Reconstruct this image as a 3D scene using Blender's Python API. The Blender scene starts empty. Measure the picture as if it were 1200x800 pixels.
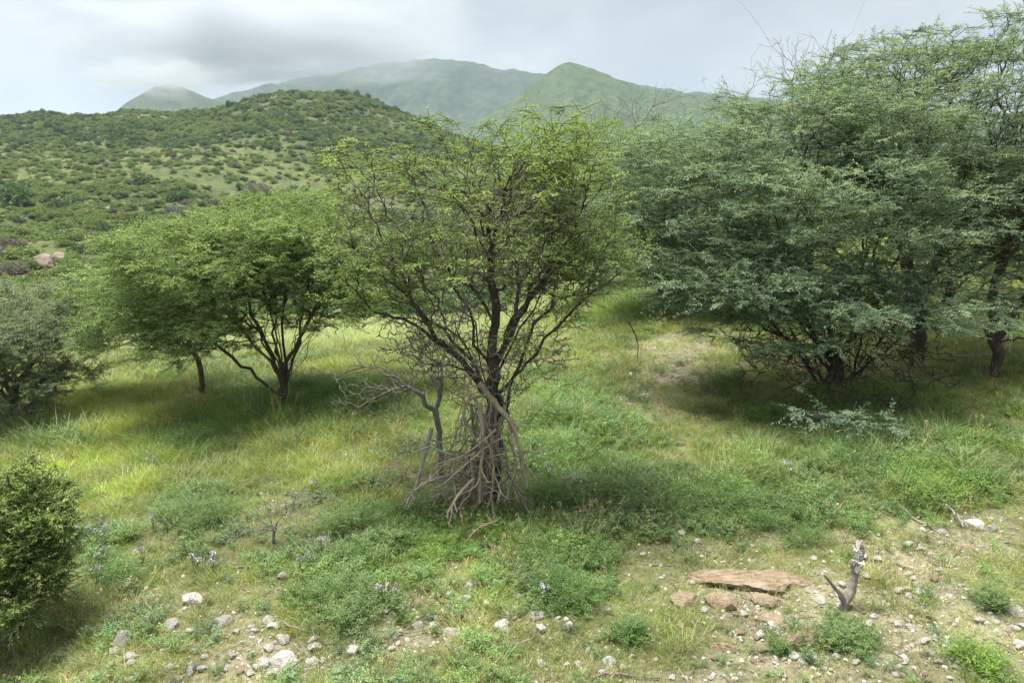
import bpy, math, random
import numpy as np

random.seed(11)
RNG = np.random.default_rng(11)
SC = bpy.context.scene
COL = SC.collection

# ------------------------------------------------------------------ camera
CAM_H = 2.8
PITCH = math.radians(12.0)
F = 900.0                                   # focal length in pixels of a 1200 px wide frame
cd = bpy.data.cameras.new("camera")
cam = bpy.data.objects.new("camera", cd)
COL.objects.link(cam)
cam.location = (0, 0, CAM_H)
cam.rotation_euler = (math.pi / 2 - PITCH, 0, 0)
cd.sensor_width = 36.0
cd.lens = 36.0 * F / 1200.0
cd.clip_start = 0.05
cd.clip_end = 30000
SC.camera = cam
CT, ST = math.cos(PITCH), math.sin(PITCH)


def ray(px, py):
    v = (400 - py) / F
    return np.array([(px - 600) / F, CT + ST * v, -ST + CT * v])


def W(px, py, y):
    """the point seen at (px, py) at distance y along the ground"""
    d = ray(px, py)
    t = y / d[1]
    return np.array([0, 0, CAM_H]) + d * t


def proj(x, y, z):
    zz = z - CAM_H
    dep = np.maximum(y * CT - zz * ST, 0.05)
    up = y * ST + zz * CT
    return 600 + F * x / dep, 400 - F * up / dep


# ------------------------------------------------------------------ noise
TAB = np.random.default_rng(5).random((256, 256))


def vn(x, y, s=0):
    x = np.asarray(x, float) + 37.7 * s
    y = np.asarray(y, float) + 91.3 * s
    ix = np.floor(x).astype(int)
    iy = np.floor(y).astype(int)
    fx = x - ix
    fy = y - iy
    fx = fx * fx * (3 - 2 * fx)
    fy = fy * fy * (3 - 2 * fy)
    a = TAB[ix % 256, iy % 256]
    b = TAB[(ix + 1) % 256, iy % 256]
    c = TAB[ix % 256, (iy + 1) % 256]
    d = TAB[(ix + 1) % 256, (iy + 1) % 256]
    return (a * (1 - fx) + b * fx) * (1 - fy) + (c * (1 - fx) + d * fx) * fy


def fbm(x, y, s=0, o=4):
    r = 0
    a = 0.5
    for k in range(o):
        r = r + a * (vn(x * 2 ** k, y * 2 ** k, s + k) - 0.5)
        a *= 0.5
    return r * 2


def ss(a, b, t):
    t = np.clip((t - a) / (b - a), 0, 1)
    return t * t * (3 - 2 * t)


# ------------------------------------------------------------------ terrain
YG = np.arange(0, 900.0, 1.0)


def smooth(a, n):
    k = np.hanning(2 * n + 1)
    k /= k.sum()
    return np.convolve(np.pad(a, n, mode='edge'), k, 'valid')


PL = smooth(np.interp(YG, [0, 14, 35, 60, 90, 140, 220, 300, 400, 900],
                      [-.5, -.8, -4, -6, -5.6, -3.5, 3, 10, 14, 0]), 9)
PR = smooth(np.interp(YG, [0, 14, 60, 120, 220, 400, 900],
                      [.2, .35, 1.2, 2.2, 4, 8, 0]), 9)
RW = smooth(np.interp(YG, [0, 180, 240, 300, 360, 400, 430, 520, 900],
                      [0, 0, .06, .25, .68, 1, .98, .2, 0]), 12)
RPX = [-400, -150, 0, 30, 60, 100, 125, 150, 200, 240, 265, 290, 315, 340, 375, 400, 420, 440, 465, 490, 520, 560, 600, 700, 900, 1300]
RPY = [150, 140, 139, 136, 133, 139, 137, 129, 134, 132, 124, 116, 111, 109, 109, 110, 113, 121, 131, 142, 156, 172, 180, 188, 186, 180]
RZ = np.array([W(a, b, 400)[2] for a, b in zip(RPX, RPY)])
RU = np.array([W(a, b, 400)[0] / 400 for a, b in zip(RPX, RPY)])


def zg(x, y):
    x = np.asarray(x, float)
    y = np.asarray(y, float)
    tl = -(x + 0.8)
    near = -0.11 * 0.5 * (tl + np.sqrt(tl * tl + .5))
    tr = np.minimum(x - 1.0, 30)
    near = near + 0.03 * 0.5 * (tr + np.sqrt(tr * tr + .5))
    near = np.maximum(near, -2.2)
    u = x / np.maximum(y, 6.0)
    wl = 1 - ss(-.06, .26, u)
    yy = np.clip(y, 0, 898)
    far = wl * np.interp(yy, YG, PL) + (1 - wl) * np.interp(yy, YG, PR)
    rz = np.interp(u, RU, RZ)
    rw = np.interp(yy, YG, RW)
    base = far * (1 - rw) + rz * rw
    k = ss(11, 22, y)
    z = near * (1 - k) + base * k
    r = np.hypot(x, y)
    z = z + fbm(x / 1.7, y / 1.7, 3) * .10 * (1 - ss(25, 60, r)) + fbm(x / .3, y / .3, 7, 3) * .035 * (1 - ss(8, 20, r))
    z = z + fbm(x / 40, y / 40, 9) * ss(40, 120, r) * 4.5 * (1 - ss(600, 900, r)) * (1 - .85 * rw)
    z = z + fbm(x / 9, y / 9, 12, 3) * ss(50, 150, r) * 2.2 * (1 - ss(600, 900, r))
    z = z + np.exp(-((r / 3.0) ** 2)) * 0.5 * ss(0, -2, y)
    return z


def at(px, py):
    d = ray(px, py)
    t = 1.5
    while t < 700:
        p = d * t
        h = CAM_H + p[2] - float(zg(p[0], p[1]))
        if h <= 0.002:
            break
        t += max(0.004, h * 0.6)
    return np.array([p[0], p[1], float(zg(p[0], p[1]))])


# ------------------------------------------------------------------ ground patches (read back from where they lie)
def blobs(px, py, L):
    r = 0
    for cx, cy, rx, ry, w in L:
        r = r + w * np.exp(-(((px - cx) / rx) ** 2 + ((py - cy) / ry) ** 2))
    return r


YEL = [(180, 520, 110, 45, 1), (60, 540, 90, 25, .8), (430, 420, 60, 40, .9), (330, 545, 130, 35, .8), (790, 425, 60, 45, .9),
       (110, 590, 60, 30, .7), (290, 700, 130, 40, .6), (880, 560, 100, 30, .25), (720, 700, 200, 50, .5), (420, 560, 60, 40, .6), (140, 470, 60, 25, .7)]
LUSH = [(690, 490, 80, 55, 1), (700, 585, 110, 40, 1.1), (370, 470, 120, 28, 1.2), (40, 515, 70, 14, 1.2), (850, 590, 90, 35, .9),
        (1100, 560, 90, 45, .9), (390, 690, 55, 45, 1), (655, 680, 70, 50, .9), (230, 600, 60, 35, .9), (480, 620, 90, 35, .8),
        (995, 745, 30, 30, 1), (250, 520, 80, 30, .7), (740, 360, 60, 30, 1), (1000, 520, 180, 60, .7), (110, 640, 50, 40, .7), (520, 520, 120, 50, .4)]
BARE = [(570, 720, 90, 45, 1), (330, 765, 60, 30, 1), (950, 745, 130, 50, 1.1), (1060, 665, 80, 50, 1.1), (760, 640, 50, 35, .7),
        (790, 432, 42, 50, 2.4), (745, 470, 25, 30, 1.0), (1160, 625, 60, 45, .9), (210, 715, 100, 40, .6), (880, 700, 100, 25, 1.1), (1150, 735, 70, 50, .9),
        (600, 800, 500, 35, .5), (740, 470, 40, 30, .5), (450, 740, 60, 40, .6)]


def patches(x, y):
    z = zg(x, y)
    px, py = proj(x, y, z)
    ok = (y > 1.5) & (y < 60)
    n = fbm(x / .9, y / .9, 21, 4)
    n2 = fbm(x / .35, y / .35, 31, 3)
    ye = np.where(ok, blobs(px, py, YEL), .3) + n * .55
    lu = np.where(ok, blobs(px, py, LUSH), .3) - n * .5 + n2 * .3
    ba = np.where(ok, blobs(px, py, BARE), .2) + n2 * .8
    return np.clip(ye, 0, 1.3), np.clip(lu, 0, 1.3), np.clip(ba, 0, 2.0)


# ------------------------------------------------------------------ materials
def mat(name):
    m = bpy.data.materials.new(name)
    m.use_nodes = True
    nt = m.node_tree
    for n in list(nt.nodes):
        nt.nodes.remove(n)
    return m, nt


def N(nt, t, **kw):
    n = nt.nodes.new(t)
    for k, v in kw.items():
        setattr(n, k, v)
    return n


def ramp(nt, stops):
    n = N(nt, 'ShaderNodeValToRGB')
    e = n.color_ramp.elements
    while len(e) < len(stops):
        e.new(.5)
    for i, (p, c) in enumerate(stops):
        e[i].position = p
        e[i].color = (*c, 1)
    return n


def mixc(nt, typ, fac, a, b):
    n = N(nt, 'ShaderNodeMix', data_type='RGBA', blend_type=typ)
    for s, v in ((n.inputs[0], fac), (n.inputs[6], a), (n.inputs[7], b)):
        if isinstance(v, (int, float)):
            s.default_value = v
        elif isinstance(v, tuple):
            s.default_value = (*v, 1)
        else:
            nt.links.new(v, s)
    return n.outputs[2]


def leaf_shader(nt, colour, transl=.35, rough=.55, spec=.06):
    L = nt.links
    d = N(nt, 'ShaderNodeBsdfDiffuse')
    t = N(nt, 'ShaderNodeBsdfTranslucent')
    g = N(nt, 'ShaderNodeBsdfGlossy')
    g.inputs['Roughness'].default_value = rough
    g.inputs['Color'].default_value = (1, 1, 1, 1)
    L.new(colour, d.inputs['Color'])
    tc = mixc(nt, 'MULTIPLY', 1.0, colour, (1.25, 1.15, .6))
    L.new(tc, t.inputs['Color'])
    m1 = N(nt, 'ShaderNodeMixShader')
    m1.inputs[0].default_value = transl
    L.new(d.outputs[0], m1.inputs[1])
    L.new(t.outputs[0], m1.inputs[2])
    m2 = N(nt, 'ShaderNodeMixShader')
    m2.inputs[0].default_value = spec
    L.new(m1.outputs[0], m2.inputs[1])
    L.new(g.outputs[0], m2.inputs[2])
    o = N(nt, 'ShaderNodeOutputMaterial')
    L.new(m2.outputs[0], o.inputs['Surface'])


def leaf_mat(name, c1, c2, c3, transl=.35):
    m, nt = mat(name)
    a = N(nt, 'ShaderNodeAttribute', attribute_name='var')
    g_ = 1.0 if name in ('bare_grey_twig', 'lilac_petal') else 1.6
    r = ramp(nt, [(0, tuple(v * g_ for v in c1)), (.55, tuple(v * g_ for v in c2)), (1, tuple(v * g_ for v in c3))])
    nt.links.new(a.outputs['Fac'], r.inputs[0])
    leaf_shader(nt, r.outputs[0], transl, .6, .015 if 'bush' in name or 'twig' in name else .04)
    return m


def tint_mat(name, transl=.3, leafy=True, rough=.9):
    m, nt = mat(name)
    a = N(nt, 'ShaderNodeAttribute', attribute_name='tint', attribute_type='INSTANCER')
    v = N(nt, 'ShaderNodeAttribute', attribute_name='var')
    r = ramp(nt, [(0, (.55, .6, .6)), (.5, (1, 1, 1)), (1, (1.0, .92, .7))])
    nt.links.new(v.outputs['Fac'], r.inputs[0])
    c = mixc(nt, 'MULTIPLY', 1.0, a.outputs['Color'], r.outputs[0]) if leafy else a.outputs['Color']
    if leafy:
        leaf_shader(nt, c, transl)
    else:
        b = N(nt, 'ShaderNodeBsdfPrincipled')
        tc = N(nt, 'ShaderNodeTexCoord')
        nn = N(nt, 'ShaderNodeTexNoise')
        nn.inputs['Scale'].default_value = 3
        nt.links.new(tc.outputs['Object'], nn.inputs['Vector'])
        c = mixc(nt, 'MULTIPLY', .35, c, nn.outputs['Color'])
        nt.links.new(c, b.inputs['Base Color'])
        b.inputs['Roughness'].default_value = rough
        b.inputs['Specular IOR Level'].default_value = .2
        o = N(nt, 'ShaderNodeOutputMaterial')
        nt.links.new(b.outputs[0], o.inputs['Surface'])
    return m


def noise_mat(name, stops, scale=8, detail=8, rough=.9, bump=.5, dist=.01, stretch=(1, 1, 1), second=None, vor=False):
    m, nt = mat(name)
    L = nt.links
    tc = N(nt, 'ShaderNodeTexCoord')
    mp = N(nt, 'ShaderNodeMapping')
    mp.inputs['Scale'].default_value = stretch
    L.new(tc.outputs['Object'], mp.inputs[0])
    n = N(nt, 'ShaderNodeTexNoise')
    n.inputs['Scale'].default_value = scale
    n.inputs['Detail'].default_value = detail
    n.inputs['Roughness'].default_value = .65
    L.new(mp.outputs[0], n.inputs['Vector'])
    r = ramp(nt, stops)
    L.new(n.outputs['Fac'], r.inputs[0])
    c = r.outputs[0]
    if second:
        n2 = N(nt, 'ShaderNodeTexNoise')
        n2.inputs['Scale'].default_value = second[0]
        n2.inputs['Detail'].default_value = 5
        L.new(mp.outputs[0], n2.inputs['Vector'])
        r2 = ramp(nt, [(second[1], (0, 0, 0)), (second[2], (1, 1, 1))])
        L.new(n2.outputs['Fac'], r2.inputs[0])
        c = mixc(nt, 'MIX', r2.outputs[0], c, second[3])
    b = N(nt, 'ShaderNodeBsdfPrincipled')
    L.new(c, b.inputs['Base Color'])
    b.inputs['Roughness'].default_value = rough
    b.inputs['Specular IOR Level'].default_value = .25
    if bump:
        bp = N(nt, 'ShaderNodeBump')
        bp.inputs['Strength'].default_value = bump
        bp.inputs['Distance'].default_value = dist
        L.new(n.outputs['Fac'], bp.inputs['Height'])
        L.new(bp.outputs[0], b.inputs['Normal'])
    o = N(nt, 'ShaderNodeOutputMaterial')
    L.new(b.outputs[0], o.inputs['Surface'])
    return m


M = {}
M['bark'] = noise_mat('dark_bark', [(.25, (.030, .025, .021)), (.5, (.066, .055, .046)), (.8, (.13, .115, .098))], 30, 6, .95, .8, .01, (1, 1, .25))
M['bark_brown'] = noise_mat('brown_bark', [(.25, (.05, .04, .03)), (.5, (.10, .08, .06)), (.8, (.17, .14, .11))], 30, 6, .95, .8, .01, (1, 1, .25))
M['dead'] = noise_mat('weathered_wood', [(.25, (.15, .135, .12)), (.5, (.30, .275, .245)), (.8, (.46, .43, .39))], 25, 6, .95, .8, .01, (1, 1, .3))
M['dead_tan'] = noise_mat('dry_tan_wood', [(.25, (.16, .125, .09)), (.5, (.31, .25, .185)), (.8, (.44, .38, .30))], 25, 6, .95, .8, .01, (1, 1, .3))
M['dead_dark'] = noise_mat('grey_twigs', [(.25, (.12, .105, .092)), (.5, (.20, .18, .16)), (.8, (.29, .265, .24))], 25, 4, .95, .3, .01)
M['leaf_yellow'] = leaf_mat('yellow_green_acacia_leaf', (.085, .14, .042), (.16, .235, .075), (.26, .34, .105), .42)
M['leaf_mid'] = leaf_mat('mid_green_acacia_leaf', (.085, .145, .05), (.155, .24, .08), (.235, .32, .115), .42)
M['leaf_blue'] = leaf_mat('grey_green_acacia_leaf', (.08, .14, .09), (.15, .228, .148), (.25, .33, .215), .42)
M['leaf_grey'] = leaf_mat('dusty_grey_green_leaf', (.10, .14, .09), (.16, .21, .13), (.23, .28, .18), .42)
M['leaf_lime'] = leaf_mat('lime_acacia_leaf', (.10, .18, .035), (.16, .26, .05), (.24, .34, .075), .42)
M['leaf_shrub'] = leaf_mat('glossy_shrub_leaf', (.055, .10, .022), (.13, .20, .04), (.26, .33, .07))
M['leaf_herb'] = leaf_mat('herb_leaf', (.055, .11, .03), (.095, .17, .045), (.145, .23, .06), .42)
M['leaf_herb_blue'] = leaf_mat('blue_green_herb_leaf', (.075, .13, .042), (.12, .19, .062), (.17, .25, .088), .42)
M['leaf_bush_dark'] = leaf_mat('dark_bush_leaf', (.045, .08, .036), (.075, .122, .05), (.11, .165, .07), .25)
M['leaf_bush_green'] = leaf_mat('green_bush_leaf', (.085, .135, .05), (.13, .185, .07), (.175, .235, .09), .25)
M['leaf_bush_olive'] = leaf_mat('olive_bush_leaf', (.10, .135, .05), (.155, .19, .072), (.21, .245, .09), .25)
M['twig_grey'] = leaf_mat('bare_grey_twig', (.15, .14, .105), (.235, .22, .165), (.30, .285, .23), .0)
M['rock_white'] = noise_mat('pale_limestone', [(.3, (.50, .46, .42)), (.5, (.72, .69, .65)), (.75, (.84, .82, .79))], 9, 10, .9, .9, .03, second=(4, .55, .7, (.42, .33, .24)))
M['rock_tan'] = noise_mat('tan_stone', [(.3, (.24, .18, .12)), (.5, (.40, .31, .21)), (.75, (.52, .43, .32))], 8, 10, .9, .9, .03, second=(5, .5, .7, (.30, .25, .19)))
M['rock_rust'] = noise_mat('rust_stained_stone', [(.28, (.19, .13, .08)), (.5, (.36, .265, .175)), (.72, (.48, .41, .31))], 5, 10, .9, 1., .05, (1, 1.3, 1), second=(2.2, .50, .62, (.46, .38, .28)))
M['rock_red'] = noise_mat('reddish_outcrop', [(.3, (.13, .10, .075)), (.5, (.25, .195, .155)), (.75, (.36, .31, .26))], 1.2, 8, .9, .9, .15)
M['rock_grey'] = noise_mat('grey_stone', [(.3, (.30, .28, .26)), (.5, (.48, .455, .43)), (.75, (.62, .60, .57))], 9, 10, .9, .9, .03)
M['petal'] = leaf_mat('lilac_petal', (.42, .38, .52), (.58, .54, .68), (.74, .72, .80), .2)
M['grass'] = tint_mat('grass_blade', .4)
M['pebble'] = tint_mat('pebble', 0, False)


# ------------------------------------------------------------------ mesh building
def mesh(name, V, Q=None, T=None, mats=(), var=None, smooth=False, midx=None):
    V = np.asarray(V, np.float32)
    Q = np.zeros((0, 4), int) if Q is None else np.asarray(Q, int)
    T = np.zeros((0, 3), int) if T is None else np.asarray(T, int)
    me = bpy.data.meshes.new(name)
    me.vertices.add(len(V))
    me.vertices.foreach_set('co', V.ravel())
    nl = len(Q) * 4 + len(T) * 3
    nf = len(Q) + len(T)
    me.loops.add(nl)
    me.loops.foreach_set('vertex_index', np.concatenate([Q.ravel(), T.ravel()]).astype(np.int32))
    me.polygons.add(nf)
    st = np.concatenate([np.arange(len(Q)) * 4, len(Q) * 4 + np.arange(len(T)) * 3]).astype(np.int32)
    me.polygons.foreach_set('loop_start', st)
    if midx is not None:
        me.polygons.foreach_set('material_index', np.asarray(midx, np.int32))
    me.polygons.foreach_set('use_smooth', np.full(nf, smooth))
    for m in mats:
        me.materials.append(m)
    if var is not None:
        a = me.attributes.new('var', 'FLOAT', 'FACE')
        a.data.foreach_set('value', np.asarray(var, np.float32))
    me.update(calc_edges=True)
    return me


def obj(name, me, parent=None, loc=None):
    o = bpy.data.objects.new(name, me)
    COL.objects.link(o)
    if parent is not None:
        o.parent = parent
    if loc is not None:
        o.location = [float(c) for c in loc]
    return o


def tag(o, label=None, cat=None, group=None, kind=None):
    if label:
        o['label'] = label
    if cat:
        o['category'] = cat
    if group:
        o['group'] = group
    if kind:
        o['kind'] = kind
    return o


def copy_tree(o, parent=None):
    c = o.copy()
    COL.objects.link(c)
    c.parent = parent
    for ch in list(o.children):
        copy_tree(ch, c)
    return c


def norm(a):
    return a / np.maximum(np.linalg.norm(a, axis=-1, keepdims=True), 1e-9)


def tubes(A, B, RA, RB, k=5, DA=None):
    """tapered tubes from A to B, all at once"""
    n = len(A)
    d = norm(B - A)
    ref = np.where(np.abs(d[:, 2:3]) > .9, np.array([[1., 0, 0]]), np.array([[0, 0, 1.]]))
    u = norm(np.cross(d, ref))
    v = np.cross(d, u)
    an = np.arange(k) * 2 * math.pi / k
    ca, sa = np.cos(an)[None, :, None], np.sin(an)[None, :, None]
    ring = u[:, None, :] * ca + v[:, None, :] * sa
    VA = (A - d * RA[:, None] * .3)[:, None, :] + ring * RA[:, None, None]
    VB = (B + d * RB[:, None] * .3)[:, None, :] + ring * RB[:, None, None]
    V = np.concatenate([VA, VB], 1).reshape(-1, 3)
    i = np.arange(k)
    j = (i + 1) % k
    q = np.stack([i, j, j + k, i + k], 1)[None] + (np.arange(n) * 2 * k)[:, None, None]
    return V, q.reshape(-1, 4)


def merge(parts):
    V, Q, o = [], [], 0
    for v, q in parts:
        V.append(v)
        Q.append(q + o)
        o += len(v)
    return np.concatenate(V), np.concatenate(Q)


def leaves(P, D, K=4, L=.16, M_=12, ll=.045, lw=.014, flat=.5, up=.12, spread=.9, rng=RNG):
    """sprays of small leaves: K twigs at every tip, M_ leaves along every twig"""
    n = len(P)
    o = np.repeat(P, K, 0) + rng.normal(0, .015, (n * K, 3))
    d = np.repeat(D, K, 0) * .8 + rng.normal(0, spread * .6, (n * K, 3))
    d[:, 2] = d[:, 2] * flat + up
    d = norm(d)
    Lk = L * rng.uniform(.5, 1.25, n * K)
    tw = np.repeat(rng.normal(0, .24, n), K) + rng.normal(0, .08, n * K)
    m = n * K
    t = (np.arange(M_)[None, :] + rng.uniform(0, .9, (m, M_))) / M_
    sag = -0.18 * (t ** 2) * Lk[:, None]
    pos = o[:, None, :] + d[:, None, :] * (Lk[:, None] * t)[:, :, None]
    pos[:, :, 2] += sag
    side = norm(np.cross(d, np.array([0, 0, 1.])) + 1e-6)
    sg = np.where(np.arange(M_) % 2 == 0, 1., -1.)[None, :, None]
    ld = side[:, None, :] * sg * .9 + d[:, None, :] * .6 + rng.normal(0, .45, (m, M_, 3))
    ld = norm(ld)
    nm = norm(np.array([0, 0, 1.])[None, None] + rng.normal(0, .45, (m, M_, 3)))
    wd = norm(np.cross(nm, ld))
    l = (ll * rng.uniform(.6, 1.2, (m, M_)))[:, :, None]
    w = (lw * .5 * rng.uniform(.7, 1.2, (m, M_)))[:, :, None]
    b = pos
    V = np.stack([b, b + ld * l * .5 + wd * w, b + ld * l - nm * l * .15, b + ld * l * .5 - wd * w], 2).reshape(-1, 3)
    q = np.arange(m * M_ * 4).reshape(-1, 4)
    var = np.clip(.5 + tw[:, None] + rng.normal(0, .12, (m, M_)), 0, 1).ravel()
    end = o + d * Lk[:, None]
    end[:, 2] -= .18 * Lk
    return V, q, var, o, end


def grow(nodes, par, targets, bf=.35):
    """join the target points to the stems with short, direct branches"""
    P = np.concatenate([nodes, targets])
    n0 = len(nodes)
    n = len(P)
    parent = -np.ones(n, int)
    parent[:n0] = par
    plen = np.zeros(n)
    for i in range(n0):
        if parent[i] >= 0:
            plen[i] = plen[parent[i]] + np.linalg.norm(P[i] - P[parent[i]])
    best = np.full(n, 1e9)
    bi = np.zeros(n, int)
    todo = np.zeros(n, bool)
    todo[n0:] = True

    def upd(i):
        c = np.linalg.norm(P - P[i], axis=1) + bf * plen[i] + np.maximum(0, P[i, 2] - P[:, 2]) * .5
        m = c < best
        best[m] = c[m]
        bi[m] = i
    for i in range(n0):
        upd(i)
    order = list(range(n0))
    for _ in range(n - n0):
        i = int(np.argmin(np.where(todo, best, 1e12)))
        todo[i] = False
        parent[i] = bi[i]
        plen[i] = plen[bi[i]] + np.linalg.norm(P[i] - P[bi[i]])
        order.append(i)
        upd(i)
    return P, parent, order


def skeleton(polys, targets, r_base, e=2.3, bf=.35, rmin=.0022, stem_fix=True):
    nodes, par = [], []
    for pl in polys:
        for k, p in enumerate(pl):
            p = np.asarray(p, float)
            if k == 0 and nodes:
                dd = np.linalg.norm(np.array(nodes) - p, axis=1)
                j = int(np.argmin(dd))
                if dd[j] < .03:
                    last = j
                    continue
                par.append(j)
            elif k == 0:
                par.append(-1)
            else:
                par.append(last)
            nodes.append(p)
            last = len(nodes) - 1
    n0 = len(nodes)
    P, parent, order = grow(np.array(nodes), np.array(par), targets, bf)
    n = len(P)
    # smooth the grown part
    for _ in range(2):
        S = np.zeros_like(P)
        C = np.zeros(n)
        has = parent >= 0
        np.add.at(S, parent[has], P[has])
        np.add.at(C, parent[has], 1)
        for i in range(n0, n):
            if C[i] > 0:
                P[i] = .55 * P[i] + .25 * P[parent[i]] + .20 * S[i] / C[i]
    acc = np.zeros(n)
    for i in reversed(order):
        if acc[i] == 0:
            acc[i] = 1
        if parent[i] >= 0:
            acc[parent[i]] += acc[i]
    RL = np.maximum(acc ** (1 / e) / acc[0] ** (1 / e) * r_base, rmin)
    R = np.maximum(acc ** (1 / 1.85) / acc[0] ** (1 / 1.85) * r_base, rmin)
    leafn = np.ones(n, bool)
    leafn[parent[parent >= 0]] = False
    # owner: the limb of every node (-1 = main stem)
    own = -np.ones(n, int)
    for i in order:
        if i >= n0:
            own[i] = i if parent[i] < n0 else own[parent[i]]
    return P, parent, R, RL, own, n0


def limb_mesh(name, P, parent, R, sel, m, k=5, rng=RNG, wig=.10):
    idx = np.where(sel & (parent >= 0))[0]
    A, B = P[parent[idx]], P[idx]
    RA = np.minimum(R[parent[idx]], R[idx] * 1.45)
    RB = R[idx]
    Lg = np.linalg.norm(B - A, axis=1)
    C1 = A + (B - A) * .36 + rng.normal(0, 1, A.shape) * (Lg * wig * .6)[:, None]
    C2 = A + (B - A) * .68 + rng.normal(0, 1, A.shape) * (Lg * wig * .6)[:, None]
    parts = []
    R1 = RA * .64 + RB * .36
    R2 = RA * .32 + RB * .68
    thick = RA > .012
    for sl, kk in ((thick, 7), (~thick, 4 if k > 3 else 3)):
        if sl.any():
            parts += [tubes(A[sl], C1[sl], RA[sl], R1[sl], kk), tubes(C1[sl], C2[sl], R1[sl], R2[sl], kk), tubes(C2[sl], B[sl], R2[sl], RB[sl], kk)]
    V, Q = merge(parts)
    return mesh(name, V, Q, mats=(m,), smooth=True)


def crown_points(ells, n, pad=.30, npads=None, rng=RNG):
    """targets in flattened pads inside a union of ellipsoids; ell = centre, radii, leaf probability, weight"""
    vol = np.array([e[1][0] * e[1][1] * e[1][2] for e in ells]) ** .75 * np.array([e[3] for e in ells])
    pts, lf = [], []
    for e, w in zip(ells, vol / vol.sum()):
        c, r, lp = np.array(e[0]), np.array(e[1]), e[2]
        m = max(4, int(n * w))
        kp = max(4, int(m / 14))
        dirs = norm(rng.normal(0, 1, (kp, 3)))
        cen = dirs * (rng.random((kp, 1)) ** .42)
        g = cen[rng.integers(0, kp, m)] + rng.normal(0, 1, (m, 3)) * np.array([pad, pad, pad * .34])
        rr = np.linalg.norm(g, axis=1, keepdims=True)
        g = np.where(rr > 1.12, g / rr * (1.0 + .12 * rng.random((m, 1))), g)
        pts.append(c + g * r)
        lf.append(np.full(m, lp))
    return np.concatenate(pts), np.concatenate(lf)


def make_tree(name, label, cat, polys, ells, n=900, r_base=.06, leafmat='leaf_mid', bark='bark', leaf=None, group=None,
              bf=.35, parts=10, pad=.30, rng=None, low=None, crown_name='crown', dead_ells=None, dead_n=900, dead_mat='dead_dark', dead_r=.0028):
    rng = rng or np.random.default_rng(sum(map(ord, label)) + n)
    base = np.array(polys[0][0], float)
    tg, lp = crown_points(ells, n, pad, rng=rng)
    g = zg(tg[:, 0], tg[:, 1])
    keep = tg[:, 2] > g + (low if low is not None else .25)
    tg, lp = tg[keep], lp[keep]
    P, parent, R, RL, own, n0 = skeleton(polys, tg, r_base, bf=bf)
    lpn = np.concatenate([np.zeros(n0), lp])
    P = P - base
    root = bpy.data.objects.new(name, None)
    COL.objects.link(root)
    root.location = [float(c) for c in base]
    root.empty_display_size = .3
    tag(root, label, cat, group)
    # limbs
    ids = np.unique(own[own >= 0])
    w = sorted(ids, key=lambda i: -R[i])[:parts]
    main = np.ones(len(P), bool)
    for i in w:
        s = own == i
        main &= ~s
        obj('branch', limb_mesh('branch', P, parent, R, s, M[bark], rng=rng), root)
    obj('trunk', limb_mesh('trunk', P, parent, R, main, M[bark], rng=rng), root)
    if leaf:
        # a leaf spray at every tip and on thin nodes
        thin = (RL < leaf.get('rmax', .006)) & (np.arange(len(P)) >= n0)
        sel = thin & (rng.random(len(P)) < lpn)
        idx = np.where(sel)[0]
        D = norm(P[idx] - P[parent[idx]])
        o2 = {k: v for k, v in leaf.items() if k != 'rmax'}
        V, q, var, ta, tb = leaves(P[idx], D, rng=rng, **o2)
        obj(crown_name, mesh(crown_name, V, q, mats=(M[leafmat],), var=var), root)
        tv, tq = tubes(ta, tb, np.full(len(ta), .003), np.full(len(ta), .0015), 3)
        if len(ta) > 300:
            obj('twigs', mesh('twigs', tv, tq, mats=(M[bark],)), root)
    # bare grey twigs filling the inside of the crown
    if dead_ells:
        tg, _ = crown_points(dead_ells, dead_n, .4, rng=rng)
        tg = tg[tg[:, 2] > zg(tg[:, 0], tg[:, 1]) + .03]
        tg = tg - base
        near = np.array([np.argmin(np.linalg.norm(P - t, axis=1) + (R < .004) * 9) for t in tg])
        nn = np.concatenate([P[np.unique(near)]])
        Q_, par_, ord_ = grow(nn, -np.ones(len(nn), int), tg, .2)
        has = par_ >= 0
        Rr_ = np.full(len(Q_), dead_r)
        obj('dead_twigs', limb_mesh('dead_twigs', Q_, par_, Rr_, has, M[dead_mat], k=3, rng=rng, wig=.12), root)
    return root


def E(px, py, y, hw, hh, dd, lp=1., w=1.):
    s = y / F * 1.02
    return (W(px, py, y), (hw * s, dd, hh * s), lp, w)


def PLY(pts, y=None):
    return [W(p[0], p[1], p[2] if len(p) > 2 else y) for p in pts]


def rooted(px, py, pts, dig=.06):
    b = at(px, py)
    b[2] -= dig
    return b, [b] + [W(p[0], p[1], b[1] + (p[2] if len(p) > 2 else 0)) for p in pts]


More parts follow.
